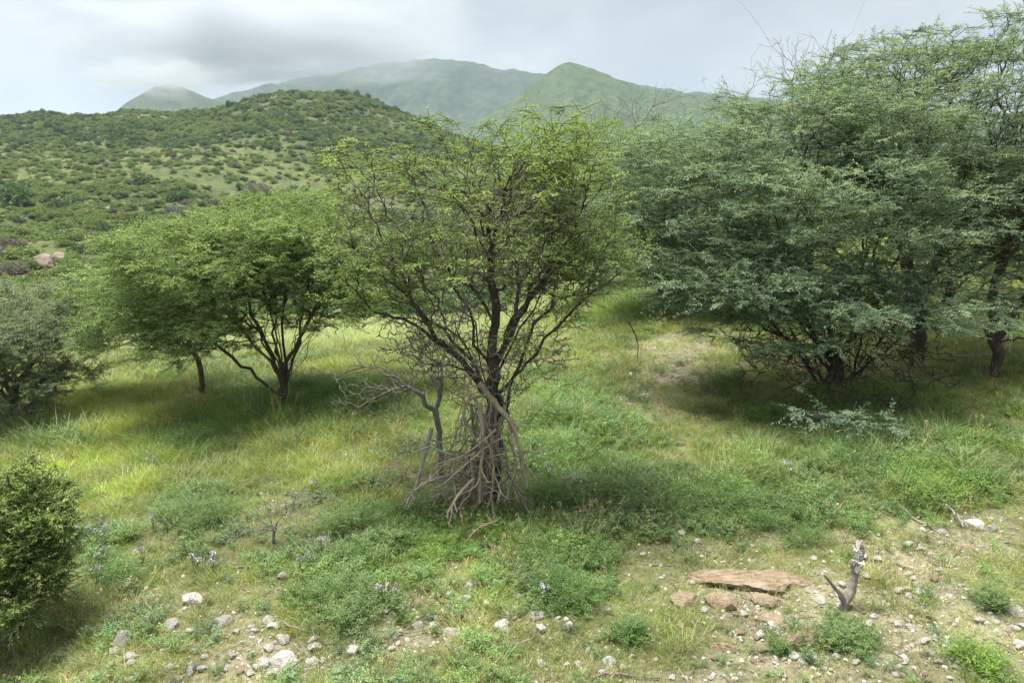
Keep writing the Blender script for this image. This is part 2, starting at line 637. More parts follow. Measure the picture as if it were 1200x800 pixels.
# ------------------------------------------------------------------ ground sheet
def build_ground():
    ang = np.concatenate([np.radians(np.arange(-58, 58.01, .33)), np.radians(np.arange(62, 300, 5.0))])
    rr = [0.4]
    while rr[-1] < 5200:
        rr.append(rr[-1] * (1.017 if rr[-1] < 500 else 1.12))
    rr = np.array(rr)
    na, nr = len(ang), len(rr)
    A, Rr = np.meshgrid(ang, rr, indexing='ij')
    X = Rr * np.sin(A)
    Y = Rr * np.cos(A)
    Z = zg(X, Y)
    Z = np.where(Rr > 900, Z * np.clip(1 - (Rr - 900) / 300, 0, 1), Z)
    V = np.stack([X, Y, Z], -1).reshape(-1, 3)
    i = np.arange(na)
    j = (i + 1) % na
    k = np.arange(nr - 1)
    q = np.stack([(i[:, None] * nr + k[None]), (i[:, None] * nr + k[None] + 1), (j[:, None] * nr + k[None] + 1), (j[:, None] * nr + k[None])], -1).reshape(-1, 4)
    c = len(V)
    V = np.concatenate([V, [[0, 0, float(zg(0, 0))]]])
    T = np.stack([np.full(na, c), i * nr, j * nr], 1)
    x, y = V[:, 0], V[:, 1]
    r = np.hypot(x, y)
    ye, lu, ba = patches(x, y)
    soil = np.array([.22, .20, .13])
    straw = np.array([.155, .19, .062])
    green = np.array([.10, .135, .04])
    pale = np.array([.31, .28, .215])
    c_ = np.tile(soil * .85, (len(V), 1))
    c_ = c_ + (straw - c_) * np.clip(ye * .8 + .15, 0, 1)[:, None]
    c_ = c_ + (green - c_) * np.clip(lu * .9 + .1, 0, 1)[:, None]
    c_ = c_ + (pale - c_) * np.clip(ba * .6, 0, .8)[:, None]
    # far country
    n1 = fbm(x / 22, y / 22, 41, 5)
    n2 = fbm(x / 6, y / 6, 51, 4)
    n3 = fbm(x / 60, y / 30, 61, 3)
    fgreen = np.array([.10, .125, .055])
    fyel = np.array([.135, .16, .062])
    fred = np.array([.20, .16, .10])
    fc = fgreen + (fyel - fgreen) * np.clip(.35 + n1 * 1.3 + n2 * .7, 0, 1)[:, None]
    fc = fc + (fred - fc) * (np.clip((n2 + n3 - .25) * 2.2, 0, 1) * (1 - ss(120, 200, r)) * ss(60, 90, r) * .6)[:, None]
    up = ss(230, 330, y)
    hillc = np.array([.065, .095, .04])
    hilly = np.array([.10, .125, .055])
    fred2 = np.clip((fbm(x / 14, y / 14, 63, 4) + fbm(x / 50, y / 50, 65, 2) * .6 - .18) * 2.5, 0, 1)
    hc = hillc + (hilly - hillc) * np.clip(.4 + n1 + n2, 0, 1)[:, None]
    hc = hc + (np.array([.17, .14, .10]) - hc) * (fred2 * .75)[:, None]
    fc = fc + (hc - fc) * up[:, None]
    tan = np.array([.36, .30, .22])
    rt = ss(.30, .5, x / np.maximum(y, 6)) * ss(18, 30, y) * (1 - ss(90, 160, y)) * .75
    fc = fc + (tan - fc) * rt[:, None]
    f = ss(16, 34, r)
    c_ = c_ * (1 - f)[:, None] + fc * f[:, None]
    me = mesh('ground', V, q, T, smooth=True)
    a = me.attributes.new('cover', 'FLOAT_COLOR', 'POINT')
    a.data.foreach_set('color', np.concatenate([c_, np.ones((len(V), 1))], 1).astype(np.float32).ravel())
    m, nt = mat('ground_cover')
    L = nt.links
    at_ = N(nt, 'ShaderNodeAttribute', attribute_name='cover')
    tc = N(nt, 'ShaderNodeTexCoord')
    n = N(nt, 'ShaderNodeTexNoise')
    n.inputs['Scale'].default_value = 26
    n.inputs['Detail'].default_value = 8
    n.inputs['Roughness'].default_value = .7
    L.new(tc.outputs['Object'], n.inputs['Vector'])
    r1 = ramp(nt, [(.3, (.45, .45, .45)), (.5, (.95, .95, .95)), (.75, (1.5, 1.45, 1.4))])
    L.new(n.outputs['Fac'], r1.inputs[0])
    cc = mixc(nt, 'MULTIPLY', 1.0, at_.outputs['Color'], r1.outputs[0])
    n4 = N(nt, 'ShaderNodeTexNoise')
    n4.inputs['Scale'].default_value = .55
    n4.inputs['Detail'].default_value = 7
    L.new(tc.outputs['Object'], n4.inputs['Vector'])
    r4 = ramp(nt, [(.32, (.66, .68, .66)), (.5, (1, 1, 1)), (.7, (1.28, 1.24, 1.15))])
    L.new(n4.outputs['Fac'], r4.inputs[0])
    cc = mixc(nt, 'MULTIPLY', 1.0, cc, r4.outputs[0])
    vo = N(nt, 'ShaderNodeTexVoronoi')
    vo.inputs['Scale'].default_value = 60
    L.new(tc.outputs['Object'], vo.inputs['Vector'])
    b = N(nt, 'ShaderNodeBsdfPrincipled')
    b.inputs['Roughness'].default_value = .95
    b.inputs['Specular IOR Level'].default_value = .1
    L.new(cc, b.inputs['Base Color'])
    bp = N(nt, 'ShaderNodeBump')
    bp.inputs['Strength'].default_value = .7
    bp.inputs['Distance'].default_value = .02
    L.new(n.outputs['Fac'], bp.inputs['Height'])
    L.new(bp.outputs[0], b.inputs['Normal'])
    o = N(nt, 'ShaderNodeOutputMaterial')
    L.new(b.outputs[0], o.inputs['Surface'])
    me.materials.append(m)
    g = obj('ground', me)
    tag(g, 'sloping stony grassland falling into a valley and rising to a scrub hill', 'ground', kind='structure')


build_ground()


# ------------------------------------------------------------------ mountains
def mountain(name, label, Y, prof, base_py, depth, c1, c2, c3, rough_amp, seed, ds):
    pxs = np.linspace(prof[0][0], prof[-1][0], 420)
    pys = smooth(np.interp(pxs, [p[0] for p in prof], [p[1] for p in prof]), 5)
    nt_ = 110
    t = np.linspace(-1, 1, nt_)
    rows = []
    for px, py in zip(pxs, pys):
        w = W(px, py, Y)
        rows.append((w[0] / Y, w[2]))
    rows = np.array(rows)
    y = Y + t * depth
    s = np.where(t < 0, (1 + t) ** 1.25 * .9 + .1 * (1 + t) ** 4, (1 - t) ** 1.2)
    U, YY = np.meshgrid(rows[:, 0], y, indexing='ij')
    H = rows[:, 1][:, None] * s[None] - 6 * (1 - s[None])
    X = U * Y * (1 + (YY / Y - 1) * .6)
    rid = 1 - np.abs(fbm(X / (Y * .055), YY / (Y * .13), seed, 5)) * 2
    Z = H + (rid - .75) * rough_amp * (s * (1 - s) * 4)[None] + fbm(X / (Y * .012), YY / (Y * .012), seed + 4, 4) * rough_amp * .14
    V = np.stack([X, YY, Z], -1).reshape(-1, 3)
    na, nr = U.shape
    i = np.arange(na - 1)
    k = np.arange(nr - 1)
    q = np.stack([i[:, None] * nr + k[None], (i[:, None] + 1) * nr + k[None], (i[:, None] + 1) * nr + k[None] + 1, i[:, None] * nr + k[None] + 1], -1).reshape(-1, 4)
    m = noise_mat(name + '_scrub', [(.34, c1), (.5, c2), (.68, c3)], ds, 9, .95, .9, 6, second=(ds * .3, .45, .7, c2))
    o = obj(name, mesh(name, V, q, mats=(m,), smooth=True))
    tag(o, label, 'mountain', kind='structure')


mountain('mountain', 'long green mountain ridge with cloud lying on its top', 2100,
         [(-500, 170), (-100, 150), (120, 150), (200, 128), (260, 112), (300, 101), (350, 91), (420, 79), (470, 70), (500, 67), (530, 68), (570, 75),
          (640, 86), (720, 95), (800, 106), (1000, 124), (1300, 138), (1700, 170)], 190, 700,
         (.022, .045, .03), (.045, .072, .042), (.085, .11, .06), 62, 3, .045)
mountain('foothill', 'pointed green peak in front of the mountain ridge', 1250,
         [(430, 190), (520, 165), (580, 128), (615, 103), (640, 84), (653, 74), (662, 70), (672, 70), (686, 76), (720, 90), (760, 103), (820, 113), (900, 121),
          (1100, 132), (1300, 150), (1600, 190)], 190, 420,
         (.035, .068, .03), (.07, .108, .045), (.115, .15, .07), 24, 8, .07)
mountain('shadowed_hill', 'dark hill rising into the low cloud on the left', 1700,
         [(60, 175), (120, 140), (160, 112), (185, 99), (200, 97), (222, 104), (250, 116), (290, 124), (340, 140), (420, 180)], 190, 420,
         (.03, .05, .03), (.055, .08, .042), (.08, .11, .055), 20, 15, .03)


# ------------------------------------------------------------------ trees
NEAR_LEAF = dict(K=4, L=.15, M_=12, ll=.040, lw=.015, rmax=.0058)
# the lone acacia in the middle
b, pl0 = rooted(577, 588, [(579, 540), (578, 490, .02), (580, 440), (578, 390, -.03), (578, 340), (575, 300), (573, 268, .03)])
y0 = b[1]
polys = [pl0,
         PLY([(579, 500, y0), (597, 455, y0 - .05), (617, 425, y0 - .10), (652, 385, y0 - .2), (690, 345, y0 - .3), (728, 318, y0 - .35)]),
         PLY([(578, 470, y0), (555, 425, y0 + .15), (520, 385, y0 + .25), (480, 355, y0 + .35), (425, 345, y0 + .4)]),
         PLY([(579, 420, y0), (600, 375, y0 + .2), (640, 330, y0 + .4), (690, 270, y0 + .5)]),
         PLY([(578, 390, y0), (560, 345, y0 - .25), (535, 325, y0 - .5)]),
         PLY([(576, 310, y0), (555, 262, y0 - .1), (520, 222, y0 - .2), (475, 190, y0 - .2), (440, 172, y0 - .1)]),
         PLY([(573, 268, y0), (565, 225, y0 + .1), (530, 180, y0 + .15), (500, 150, y0 + .2)]),
         PLY([(573, 268, y0), (590, 225, y0), (615, 190, y0 - .1), (632, 150, y0 - .1)]),
         PLY([(575, 320, y0), (520, 262, y0 + .2), (460, 248, y0 + .1), (400, 236, y0)]),
         PLY([(582, 480, y0), (600, 420, y0 + .25), (622, 370, y0 + .4), (650, 300, y0 + .6)])]
ells = [E(480, 205, y0 - .1, 92, 50, .75, .45, .9), E(560, 172, y0, 105, 42, .8, .36, .8), E(570, 300, y0 - .3, 110, 60, .6, .28, 1.1), E(470, 325, y0, 80, 40, .5, .45, .9), E(670, 320, y0, 70, 45, .6, .45, .9), E(600, 240, y0 - .3, 120, 60, .6, .35, 1.0), E(440, 352, y0 + .2, 60, 30, .45, .75, 1.2), E(485, 300, y0 - .3, 60, 45, .4, .6, .7), E(700, 290, y0 - .2, 45, 45, .5, .6, .8), E(655, 375, y0 - .2, 40, 24, .35, .5, .4), E(520, 375, y0 - .3, 40, 22, .3, .5, .4), E(700, 205, y0 + .2, 36, 40, .5, .6, .5), E(440, 285, y0 + .1, 62, 42, .6, .8, 1.0), E(420, 232, y0, 40, 16, .35, .95, .5),
        E(640, 190, y0, 62, 60, .7, .75, 1.0), E(668, 275, y0 + .1, 68, 62, .7, .7, 1.1), E(615, 275, y0 + .2, 70, 75, .7, .06, 2.0), E(500, 335, y0 + .2, 75, 45, .7, .22, 1.2),
        E(690, 335, y0 - .3, 45, 35, .4, .4, .6), E(535, 325, y0 - .55, 38, 14, .22, 1., .35), E(612, 312, y0 - .6, 42, 14, .25, 1., .4), E(612, 405, y0 - .45, 24, 22, .2, .8, .35),
        E(530, 400, y0, 55, 45, .5, .05, .9), E(470, 380, y0 + .1, 55, 30, .5, .15, .5), E(590, 235, y0, 90, 70, .6, .25, 1.3), E(520, 142, y0, 30, 12, .3, .9, .35), E(600, 138, y0, 30, 12, .3, .9, .35)]
rs = np.random.default_rng(4)
for k in range(18):
    a0 = rs.uniform(430, 535)
    sx = rs.choice([-1, 1]) * rs.uniform(25, 110)
    h = rs.uniform(80, 190)
    yo = rs.uniform(-.5, .6)
    polys.append(PLY([(579, a0, y0), (579 + sx * .28, a0 - h * .36, y0 + yo * .3), (579 + sx * .62, a0 - h * .72, y0 + yo * .7), (579 + sx, a0 - h, y0 + yo)]))
make_tree('acacia_tree', 'open-crowned yellow-green acacia with dark twisted trunk, dry sticks heaped at its foot', 'tree', polys, ells, 2600, .070,
          'leaf_yellow', 'bark', dict(K=4, L=.16, M_=13, ll=.038, lw=.0105, flat=.35, rmax=.0068), bf=.3, parts=12,
          dead_ells=[E(610, 265, y0 + .1, 75, 75, .6, 0, 1.6), E(640, 330, y0 + .2, 70, 45, .5, 0, 1.), E(530, 330, y0 + .1, 70, 60, .5, 0, 1.), E(560, 420, y0, 65, 60, .45, 0, 1.3), E(500, 400, y0 + .1, 55, 45, .4, 0, .9), E(640, 400, y0 + .1, 50, 45, .4, 0, .8), E(470, 270, y0, 70, 60, .5, 0, .8)], dead_n=4200, dead_mat='dead_dark', dead_r=.0044)

# the many-stemmed acacia left of it
b, pl0 = rooted(333, 476, [(332, 455), (330, 440)])
y0 = b[1]
rs = np.random.default_rng(14)
polys = [pl0,
         PLY([(330, 450, y0), (322, 420, y0), (305, 385, y0 - .2), (292, 350, y0 - .3), (275, 310, y0 - .3)]),
         PLY([(332, 445, y0), (325, 400, y0 + .2), (318, 350, y0 + .3), (312, 300, y0 + .3)]),
         PLY([(335, 460, y0), (345, 415, y0), (352, 375, y0 + .2), (362, 330, y0 + .3), (370, 290, y0 + .2)]),
         PLY([(337, 450, y0), (357, 405, y0 - .2), (385, 365, y0 - .3), (420, 338, y0 - .4)]),
         PLY([(328, 462, y0), (300, 442, y0), (272, 418, y0 - .1), (245, 395, y0 - .2), (200, 370, y0 - .1)]),
         PLY([(330, 440, y0), (310, 395, y0 + .5), (260, 350, y0 + .8), (210, 320, y0 + .9)]),
         PLY([(340, 440, y0), (370, 385, y0 + .5), (410, 340, y0 + .8)])]
for k in range(14):
    sx, h, yo = rs.uniform(-95, 85), rs.uniform(90, 150), rs.uniform(-.7, .9)
    polys.append(PLY([(331 + rs.uniform(-4, 6), rs.uniform(440, 470), y0), (331 + sx * .25, 450 - h * .35, y0 + yo * .3), (331 + sx * .6, 450 - h * .7, y0 + yo * .7), (331 + sx, 450 - h, y0 + yo)]))
ells = [E(290, 290, y0, 140, 48, 1.5, .97, 2.0), E(195, 345, y0, 68, 48, 1.1, .97, 1.2), E(395, 300, y0, 70, 45, 1.2, .95, 1.2), E(330, 262, y0 + .3, 100, 30, 1.1, .97, .9),
        E(165, 392, y0 - .3, 60, 36, .8, .95, 1.0), E(225, 398, y0 - .5, 60, 42, .8, .8, 1.1), E(140, 345, y0 + .3, 45, 35, .8, .95, .7), E(290, 350, y0 - .7, 60, 35, .6, .75, .8), E(400, 350, y0 - .6, 50, 26, .6, .8, .6), E(255, 392, y0 - .7, 55, 30, .6, .8, .7), E(375, 372, y0 - .7, 42, 22, .5, .7, .4), E(320, 375, y0 + .9, 70, 26, .6, .7, .6), E(330, 345, y0, 90, 35, 1.1, .35, 1.0), E(425, 322, y0 - .3, 52, 34, .9, .95, 1.1), E(455, 300, y0 + .2, 45, 30, .8, .9, .6), E(235, 275, y0 + .4, 80, 30, .9, .97, .6)]
make_tree('acacia_tree', 'mid-green dome-shaped acacia with many stems fanning from one foot, left of the dry stick heap', 'tree', polys, ells, 3000, .062,
          'leaf_mid', 'bark_brown', dead_n=900, dead_r=.006, dead_mat='bark', dead_ells=[E(320, 350, y0, 90, 40, 1.1, 0, 1.4), E(380, 350, y0, 55, 40, .9, 0, .8), E(240, 385, y0, 55, 35, .8, 0, .6)], leaf=dict(K=5, L=.25, M_=20, ll=.044, lw=.0115, flat=.4, rmax=.009), bf=.3, parts=10)

# a thin one half hidden behind it
b, pl0 = rooted(238, 462, [(236, 440), (228, 415), (215, 385)])
y0 = b[1]
ells = [E(160, 340, y0 + .4, 70, 40, 1.0, .95, 1.), E(215, 385, y0, 45, 32, .7, .6, .7), E(120, 370, y0 + .6, 40, 28, .7, .95, .5)]
make_tree('acacia_tree', 'slender small acacia with one thin stem, tucked under the left side of the dome-shaped acacia', 'tree',
          [pl0, PLY([(215, 385, y0), (185, 355, y0 + .2), (150, 330, y0 + .5)])], ells, 520, .04, 'leaf_mid', 'bark_brown', dict(K=4, L=.20, M_=12, ll=.052, lw=.021, rmax=.008), parts=4)

# grey-green tree at the left edge
b, pl0 = rooted(14, 490, [(16, 470), (20, 448)])
y0 = b[1]
ells = [E(30, 375, y0, 105, 42, 1.5, .95, 1.6), E(20, 420, y0 - .3, 95, 40, 1.3, .7, 1.4), E(75, 400, y0, 55, 45, 1.0, .9, .8), E(-60, 400, y0, 80, 50, 1.2, .9, .9), E(40, 450, y0 - .4, 70, 28, .8, .85, .9), E(-10, 455, y0 - .3, 60, 28, .8, .9, .8), E(90, 440, y0 - .1, 40, 25, .6, .85, .5)]
make_tree('acacia_tree', 'low dusty grey-green acacia with drooping branches at the left edge of the grass', 'tree',
          [pl0, PLY([(20, 448, y0), (45, 420, y0 - .2), (75, 395, y0 - .2)]), PLY([(18, 455, y0), (5, 425, y0), (-30, 400, y0)]), PLY([(20, 448, y0), (28, 410, y0 + .3), (30, 375, y0 + .3)])],
          ells, 1700, .06, 'leaf_grey', 'bark', dict(K=5, L=.24, M_=20, ll=.046, lw=.012, rmax=.010), parts=6)

# lime green tree behind the middle one
b, pl0 = rooted(706, 352, [(705, 325), (702, 300)])
y0 = b[1]
ells = [E(690, 205, y0, 80, 60, 1.6, .95, 1.5), E(720, 265, y0, 70, 50, 1.4, .9, 1.1), E(640, 250, y0 + .4, 70, 60, 1.4, .75, 1.2), E(670, 165, y0, 60, 28, 1.0, .6, .5), E(640, 310, y0, 70, 30, 1.1, .45, .7)]
ells += [E(650, 200, y0 - .3, 90, 50, 1.2, .9, 1.2), E(720, 180, y0, 60, 40, 1.2, .9, .9)]
make_tree('acacia_tree', 'lime-green acacia standing behind the right half of the open-crowned acacia', 'tree',
          [pl0, PLY([(702, 300, y0), (690, 260, y0), (680, 210, y0)]), PLY([(704, 310, y0), (730, 265, y0 - .3), (745, 220, y0 - .3)]), PLY([(703, 315, y0), (660, 280, y0 + .3), (630, 240, y0 + .5)])],
          ells, 1700, .07, 'leaf_lime', 'bark_brown', dict(K=5, L=.28, M_=19, ll=.056, lw=.0155, rmax=.011), parts=5)

# bare grey crown further back
b, pl0 = rooted(735, 300, [(722, 225), (712, 190), (705, 165)])
y0 = b[1]
ells = [E(690, 135, y0, 42, 20, 1.8, .0, 1.), E(760, 125, y0, 55, 24, 1.8, .0, 1.2), E(725, 165, y0, 60, 30, 1.6, .05, .8)]
make_tree('bare_tree', 'leafless pale grey tree showing above the lime-green acacia', 'tree',
          [pl0, PLY([(712, 190, y0), (745, 150, y0), (765, 125, y0)])], ells, 800, .075, 'leaf_grey', 'dead_dark', dict(K=2, L=.2, M_=6, ll=.06, lw=.02, rmax=.006), parts=3)

BL = dict(K=3, L=.29, M_=20, ll=.054, lw=.015, flat=.32, rmax=.011)
# three dark trunks behind the pale patch
b, pl0 = rooted(778, 362, [(772, 335), (765, 310), (755, 280)])
y0 = b[1]
ells = [E(800, 195, y0, 105, 45, 1.8, .97, 1.6), E(770, 265, y0 - .6, 75, 48, 1.4, .97, 1.3), E(850, 240, y0 - .3, 85, 70, 1.6, .95, 1.5), E(745, 225, y0 - .2, 55, 50, 1.2, .95, .9),
        E(840, 150, y0, 75, 28, 1.3, .9, .7), E(765, 300, y0 - .8, 85, 34, 1.1, .9, 1.3), E(720, 250, y0 - .6, 50, 50, 1., .9, .9), E(820, 340, y0 - 1.2, 60, 26, .9, .8, .7), E(715, 290, y0 - .6, 40, 40, .9, .9, .6), E(860, 310, y0 - .6, 60, 40, 1.2, .7, .8)]
make_tree('acacia_tree', 'grey-green acacia on three thin dark trunks beyond the pale stony patch', 'tree',
          [pl0, PLY([(778, 356, y0), (782, 330, y0), (790, 290, y0), (800, 240, y0)]), PLY([(777, 358, y0), (797, 328, y0 - .2), (830, 285, y0 - .4), (850, 240, y0 - .4)]), PLY([(755, 280, y0), (745, 250, y0 - .2), (742, 220, y0 - .2)])],
          ells, 2200, .075, 'leaf_blue', 'bark', pad=.22, leaf=BL, parts=7)

# two more beyond the thicket
b, pl0 = rooted(905, 352, [(903, 325), (900, 300)])
y0 = b[1]
ells = [E(890, 240, y0, 95, 55, 1.8, .95, 1.5), E(930, 300, y0, 85, 40, 1.5, .9, 1.2), E(850, 290, y0, 60, 35, 1.2, .9, .8), E(960, 230, y0, 70, 60, 1.5, .95, 1.), E(910, 335, y0 - .4, 80, 18, 1.2, .7, .7)]
make_tree('acacia_tree', 'shaded acacia standing directly behind the tangled stems of the broad grey-green acacia', 'tree',
          [pl0, PLY([(900, 300, y0), (890, 260, y0), (880, 220, y0)]), PLY([(903, 325, y0), (935, 290, y0), (950, 240, y0)])], ells, 1400, .08, 'leaf_blue', 'bark', leaf=BL, parts=3)
b, pl0 = rooted(1112, 362, [(1112, 335), (1115, 305)])
y0 = b[1]
ells = [E(1110, 250, y0, 100, 55, 1.9, .95, 1.5), E(1150, 310, y0, 85, 38, 1.5, .8, 1.1), E(1060, 310, y0, 60, 32, 1.2, .8, .8), E(1190, 240, y0, 80, 60, 1.5, .95, 1.)]
make_tree('acacia_tree', 'shaded acacia behind the thick black trunk of the tallest acacia', 'tree',
          [pl0, PLY([(1115, 305, y0), (1105, 270, y0), (1100, 230, y0)]), PLY([(1112, 335, y0), (1150, 290, y0), (1180, 240, y0)])], ells, 1300, .08, 'leaf_blue', 'bark', leaf=BL, parts=3)

# the thicket tree with the tangle of dark stems
b, pl0 = rooted(985, 452, [(980, 425), (972, 400)])
y0 = b[1]
rs = np.random.default_rng(24)
ells = [E(930, 215, y0 - .2, 120, 60, 1.7, .97, 1.8), E(870, 290, y0 - .5, 85, 50, 1.3, .95, 1.3), E(960, 300, y0 - 1.1, 90, 42, .9, .97, 1.2), E(1000, 150, y0 + .3, 100, 50, 1.4, .9, 1.3), E(960, 130, y0, 80, 42, 1.2, .75, 1.0), E(870, 165, y0 + .2, 70, 40, 1.2, .8, .8), E(900, 120, y0 + .4, 50, 26, .9, .5, .5), E(1050, 180, y0 - .5, 80, 55, 1.1, .85, 1.0), E(1090, 250, y0 - .9, 70, 45, .9, .85, .8), E(1010, 75, y0 + .2, 50, 26, .9, .5, .5), E(785, 265, y0 - .1, 75, 55, 1.1, .93, 1.3), E(765, 200, y0 + .3, 65, 45, 1.2, .9, 1.0), E(795, 335, y0 - .6, 62, 34, .8, .85, .9), E(735, 300, y0, 45, 45, .9, .8, .7), E(830, 200, y0, 70, 55, 1.2, .93, 1.0), E(860, 395, y0 - 1.0, 60, 26, .7, .75, .6), E(980, 410, y0 - 1.5, 90, 26, .6, .6, .7),
        E(930, 330, y0 - 1.5, 70, 26, .6, .97, .8), E(1050, 330, y0 - 1.2, 70, 24, .7, .97, .7), E(940, 400, y0 - .2, 85, 45, .9, .03, 1.6), E(1000, 380, y0, 80, 60, .8, .05, 1.2),
        E(1000, 485, y0 - 2.4, 70, 24, .6, .9, .55), E(925, 480, y0 - 2.0, 35, 26, .4, .8, .35), E(840, 350, y0 - .9, 75, 36, .8, .85, 1.1), E(875, 335, y0 - 1.1, 80, 36, 1.0, .95, 1.2), E(965, 350, y0 - 1.5, 85, 36, .9, .95, 1.3), E(1075, 350, y0 - 1.3, 80, 34, .9, .92, 1.1), E(1120, 385, y0 - 1.5, 70, 24, .7, .8, .7), E(900, 250, y0 - .9, 90, 50, .9, .97, 1.2), E(1030, 270, y0 - .8, 80, 50, .9, .95, 1.0), E(905, 370, y0 - 1.5, 20, 32, .35, .9, .3), E(1040, 505, y0 - 2.6, 30, 22, .3, .8, .3)]
fan = []
for k in range(30):
    sx, h, yo = rs.uniform(-120, 105), rs.uniform(70, 150), rs.uniform(-1.6, .8)
    x0, q0 = 982 + rs.uniform(-28, 28), rs.uniform(438, 462)
    fan.append(PLY([(x0, q0, y0 + rs.uniform(-.15, .15)), (x0 + sx * .3, q0 - h * .36, y0 + yo * .3), (x0 + sx * .65, q0 - h * .72, y0 + yo * .7), (x0 + sx, q0 - h, y0 + yo)]))
make_tree('acacia_tree', 'broad grey-green acacia with tangled dark low stems and a branch drooping to the grass', 'tree',
          [pl0, PLY([(980, 425, y0), (950, 385, y0 - .3), (920, 330, y0 - .5), (900, 270, y0 - .5)]), PLY([(985, 440, y0), (1000, 380, y0), (1015, 300, y0), (1010, 200, y0 + .2), (1055, 90, y0 + .2)]),
           PLY([(978, 430, y0), (930, 400, y0 - .5), (880, 365, y0 - .8), (820, 345, y0 - .9)]), PLY([(980, 425, y0), (965, 360, y0 + .3), (945, 250, y0 + .3)]),
           PLY([(985, 445, y0), (1000, 440, y0 - .9), (1000, 462, y0 - 1.8), (1000, 480, y0 - 2.4)]), PLY([(984, 440, y0), (960, 410, y0 - .8), (948, 370, y0 - 1.2), (940, 330, y0 - 1.5)]),
           PLY([(1000, 440, y0 - .9), (960, 450, y0 - 1.6), (925, 475, y0 - 2.0)]), PLY([(1010, 200, y0 + .2), (985, 140, y0), (968, 85, y0), (975, 35, y0)]), PLY([(950, 385, y0 - .3), (890, 320, y0 - .2), (830, 270, y0), (780, 240, y0)]), PLY([(930, 400, y0 - .5), (860, 370, y0 - .5), (790, 335, y0 - .5), (745, 310, y0 - .2)])] + fan,
          ells, 6600, .08, 'leaf_blue', 'bark', pad=.22, dead_n=2600, dead_r=.005, dead_mat='bark', dead_ells=[E(950, 400, y0 - .3, 80, 50, .9, 0, 1.4), E(1010, 400, y0 - .5, 60, 55, .7, 0, 1.), E(900, 350, y0 - .6, 70, 45, .8, 0, 1.), E(1040, 350, y0, 70, 50, .9, 0, .8), E(1000, 455, y0 - 1.2, 70, 34, .6, 0, .8), E(930, 430, y0 - .9, 60, 34, .6, 0, .9), E(1060, 420, y0 - .8, 60, 40, .7, 0, .7)], leaf=dict(K=3, L=.24, M_=20, ll=.042, lw=.0115, flat=.32, rmax=.0095), parts=10)

# the tall one on the right
b, pl0 = rooted(1076, 412, [(1074, 385), (1070, 345), (1064, 300), (1052, 250)])
y0 = b[1]
ells = [E(1080, 110, y0, 130, 58, 2.0, .93, 1.8), E(1150, 200, y0, 100, 70, 1.7, .93, 1.4), E(1030, 210, y0 + .3, 90, 60, 1.5, .95, 1.0), E(1160, 60, y0 - .3, 70, 40, 1.3, .85, .9),
        E(1120, 290, y0 - .3, 110, 40, 1.4, .8, 1.1), E(1085, 45, y0, 75, 26, .9, .6, .5), E(1120, 190, y0 - 1.2, 75, 50, .9, .85, .9), E(1170, 260, y0 - 1.3, 70, 40, .8, .85, .7), E(1040, 100, y0 - .6, 60, 40, .9, .7, .6), E(1190, 20, y0 + .3, 45, 40, .8, .85, .5)]
make_tree('acacia_tree', 'tallest acacia of the thicket, on a thick leaning black trunk', 'tree',
          [pl0, PLY([(1064, 300, y0), (1020, 240, y0), (1000, 180, y0)]), PLY([(1070, 345, y0), (1110, 290, y0 - .2), (1160, 220, y0 - .2), (1190, 150, y0 - .2)]),
           PLY([(1052, 250, y0), (1075, 180, y0), (1085, 110, y0), (1110, 60, y0)]), PLY([(1085, 110, y0), (1140, 70, y0), (1185, 20, y0)])],
          ells, 2800, .12, 'leaf_blue', 'bark', pad=.22, leaf=dict(K=3, L=.28, M_=21, ll=.046, lw=.013, flat=.32, rmax=.010), parts=8)

# at the right edge
b, pl0 = rooted(1168, 440, [(1165, 400), (1160, 360), (1170, 320)])
y0 = b[1]
ells = [E(1190, 250, y0, 90, 55, 1.3, .9, 1.2), E(1250, 180, y0, 100, 80, 1.5, .95, 1.2), E(1180, 345, y0 - .4, 70, 25, .8, .85, .7), E(1260, 310, y0, 80, 50, 1.2, .9, .9), E(1190, 385, y0 - .6, 45, 22, .6, .6, .4)]
make_tree('acacia_tree', 'grey-green acacia with a slim brown trunk at the right edge, beside the tallest acacia', 'tree',
          [pl0, PLY([(1170, 320, y0), (1190, 270, y0), (1200, 220, y0)]), PLY([(1165, 400, y0), (1200, 350, y0 - .2), (1250, 290, y0)])],
          ells, 1700, .075, 'leaf_blue', 'bark_brown', pad=.22, leaf=dict(K=3, L=.24, M_=20, ll=.042, lw=.0115, flat=.32, rmax=.0095), parts=5)

# bare tree whose twigs stick out above the thicket
b, pl0 = rooted(905, 330, [(915, 240), (925, 180), (930, 130), (928, 95)])
y0 = b[1]
ells = [E(930, 70, y0, 60, 30, .9, .0, .5), E(1000, 60, y0, 60, 35, .9, .0, .5), E(835, 105, y0, 35, 25, .8, .25, .5), E(890, 110, y0, 40, 35, .8, .2, .5)]
make_tree('bare_tree', 'bare dark-twigged tree sticking out above the top of the grey-green thicket', 'tree',
          [pl0, PLY([(928, 95, y0), (905, 55, y0), (885, 25, y0), (866, 2, y0)]), PLY([(930, 130, y0), (975, 70, y0), (1005, 20, y0), (1022, -25, y0)]),
           PLY([(930, 130, y0), (960, 95, y0), (1000, 55, y0 - .2), (1040, 40, y0 - .2)]), PLY([(925, 180, y0), (880, 140, y0), (835, 110, y0)]), PLY([(975, 70, y0), (955, 45, y0), (930, 38, y0)])],
          ells, 560, .036, 'leaf_blue', 'dead_dark', dict(K=2, L=.2, M_=9, ll=.05, lw=.016, rmax=.012), parts=3)

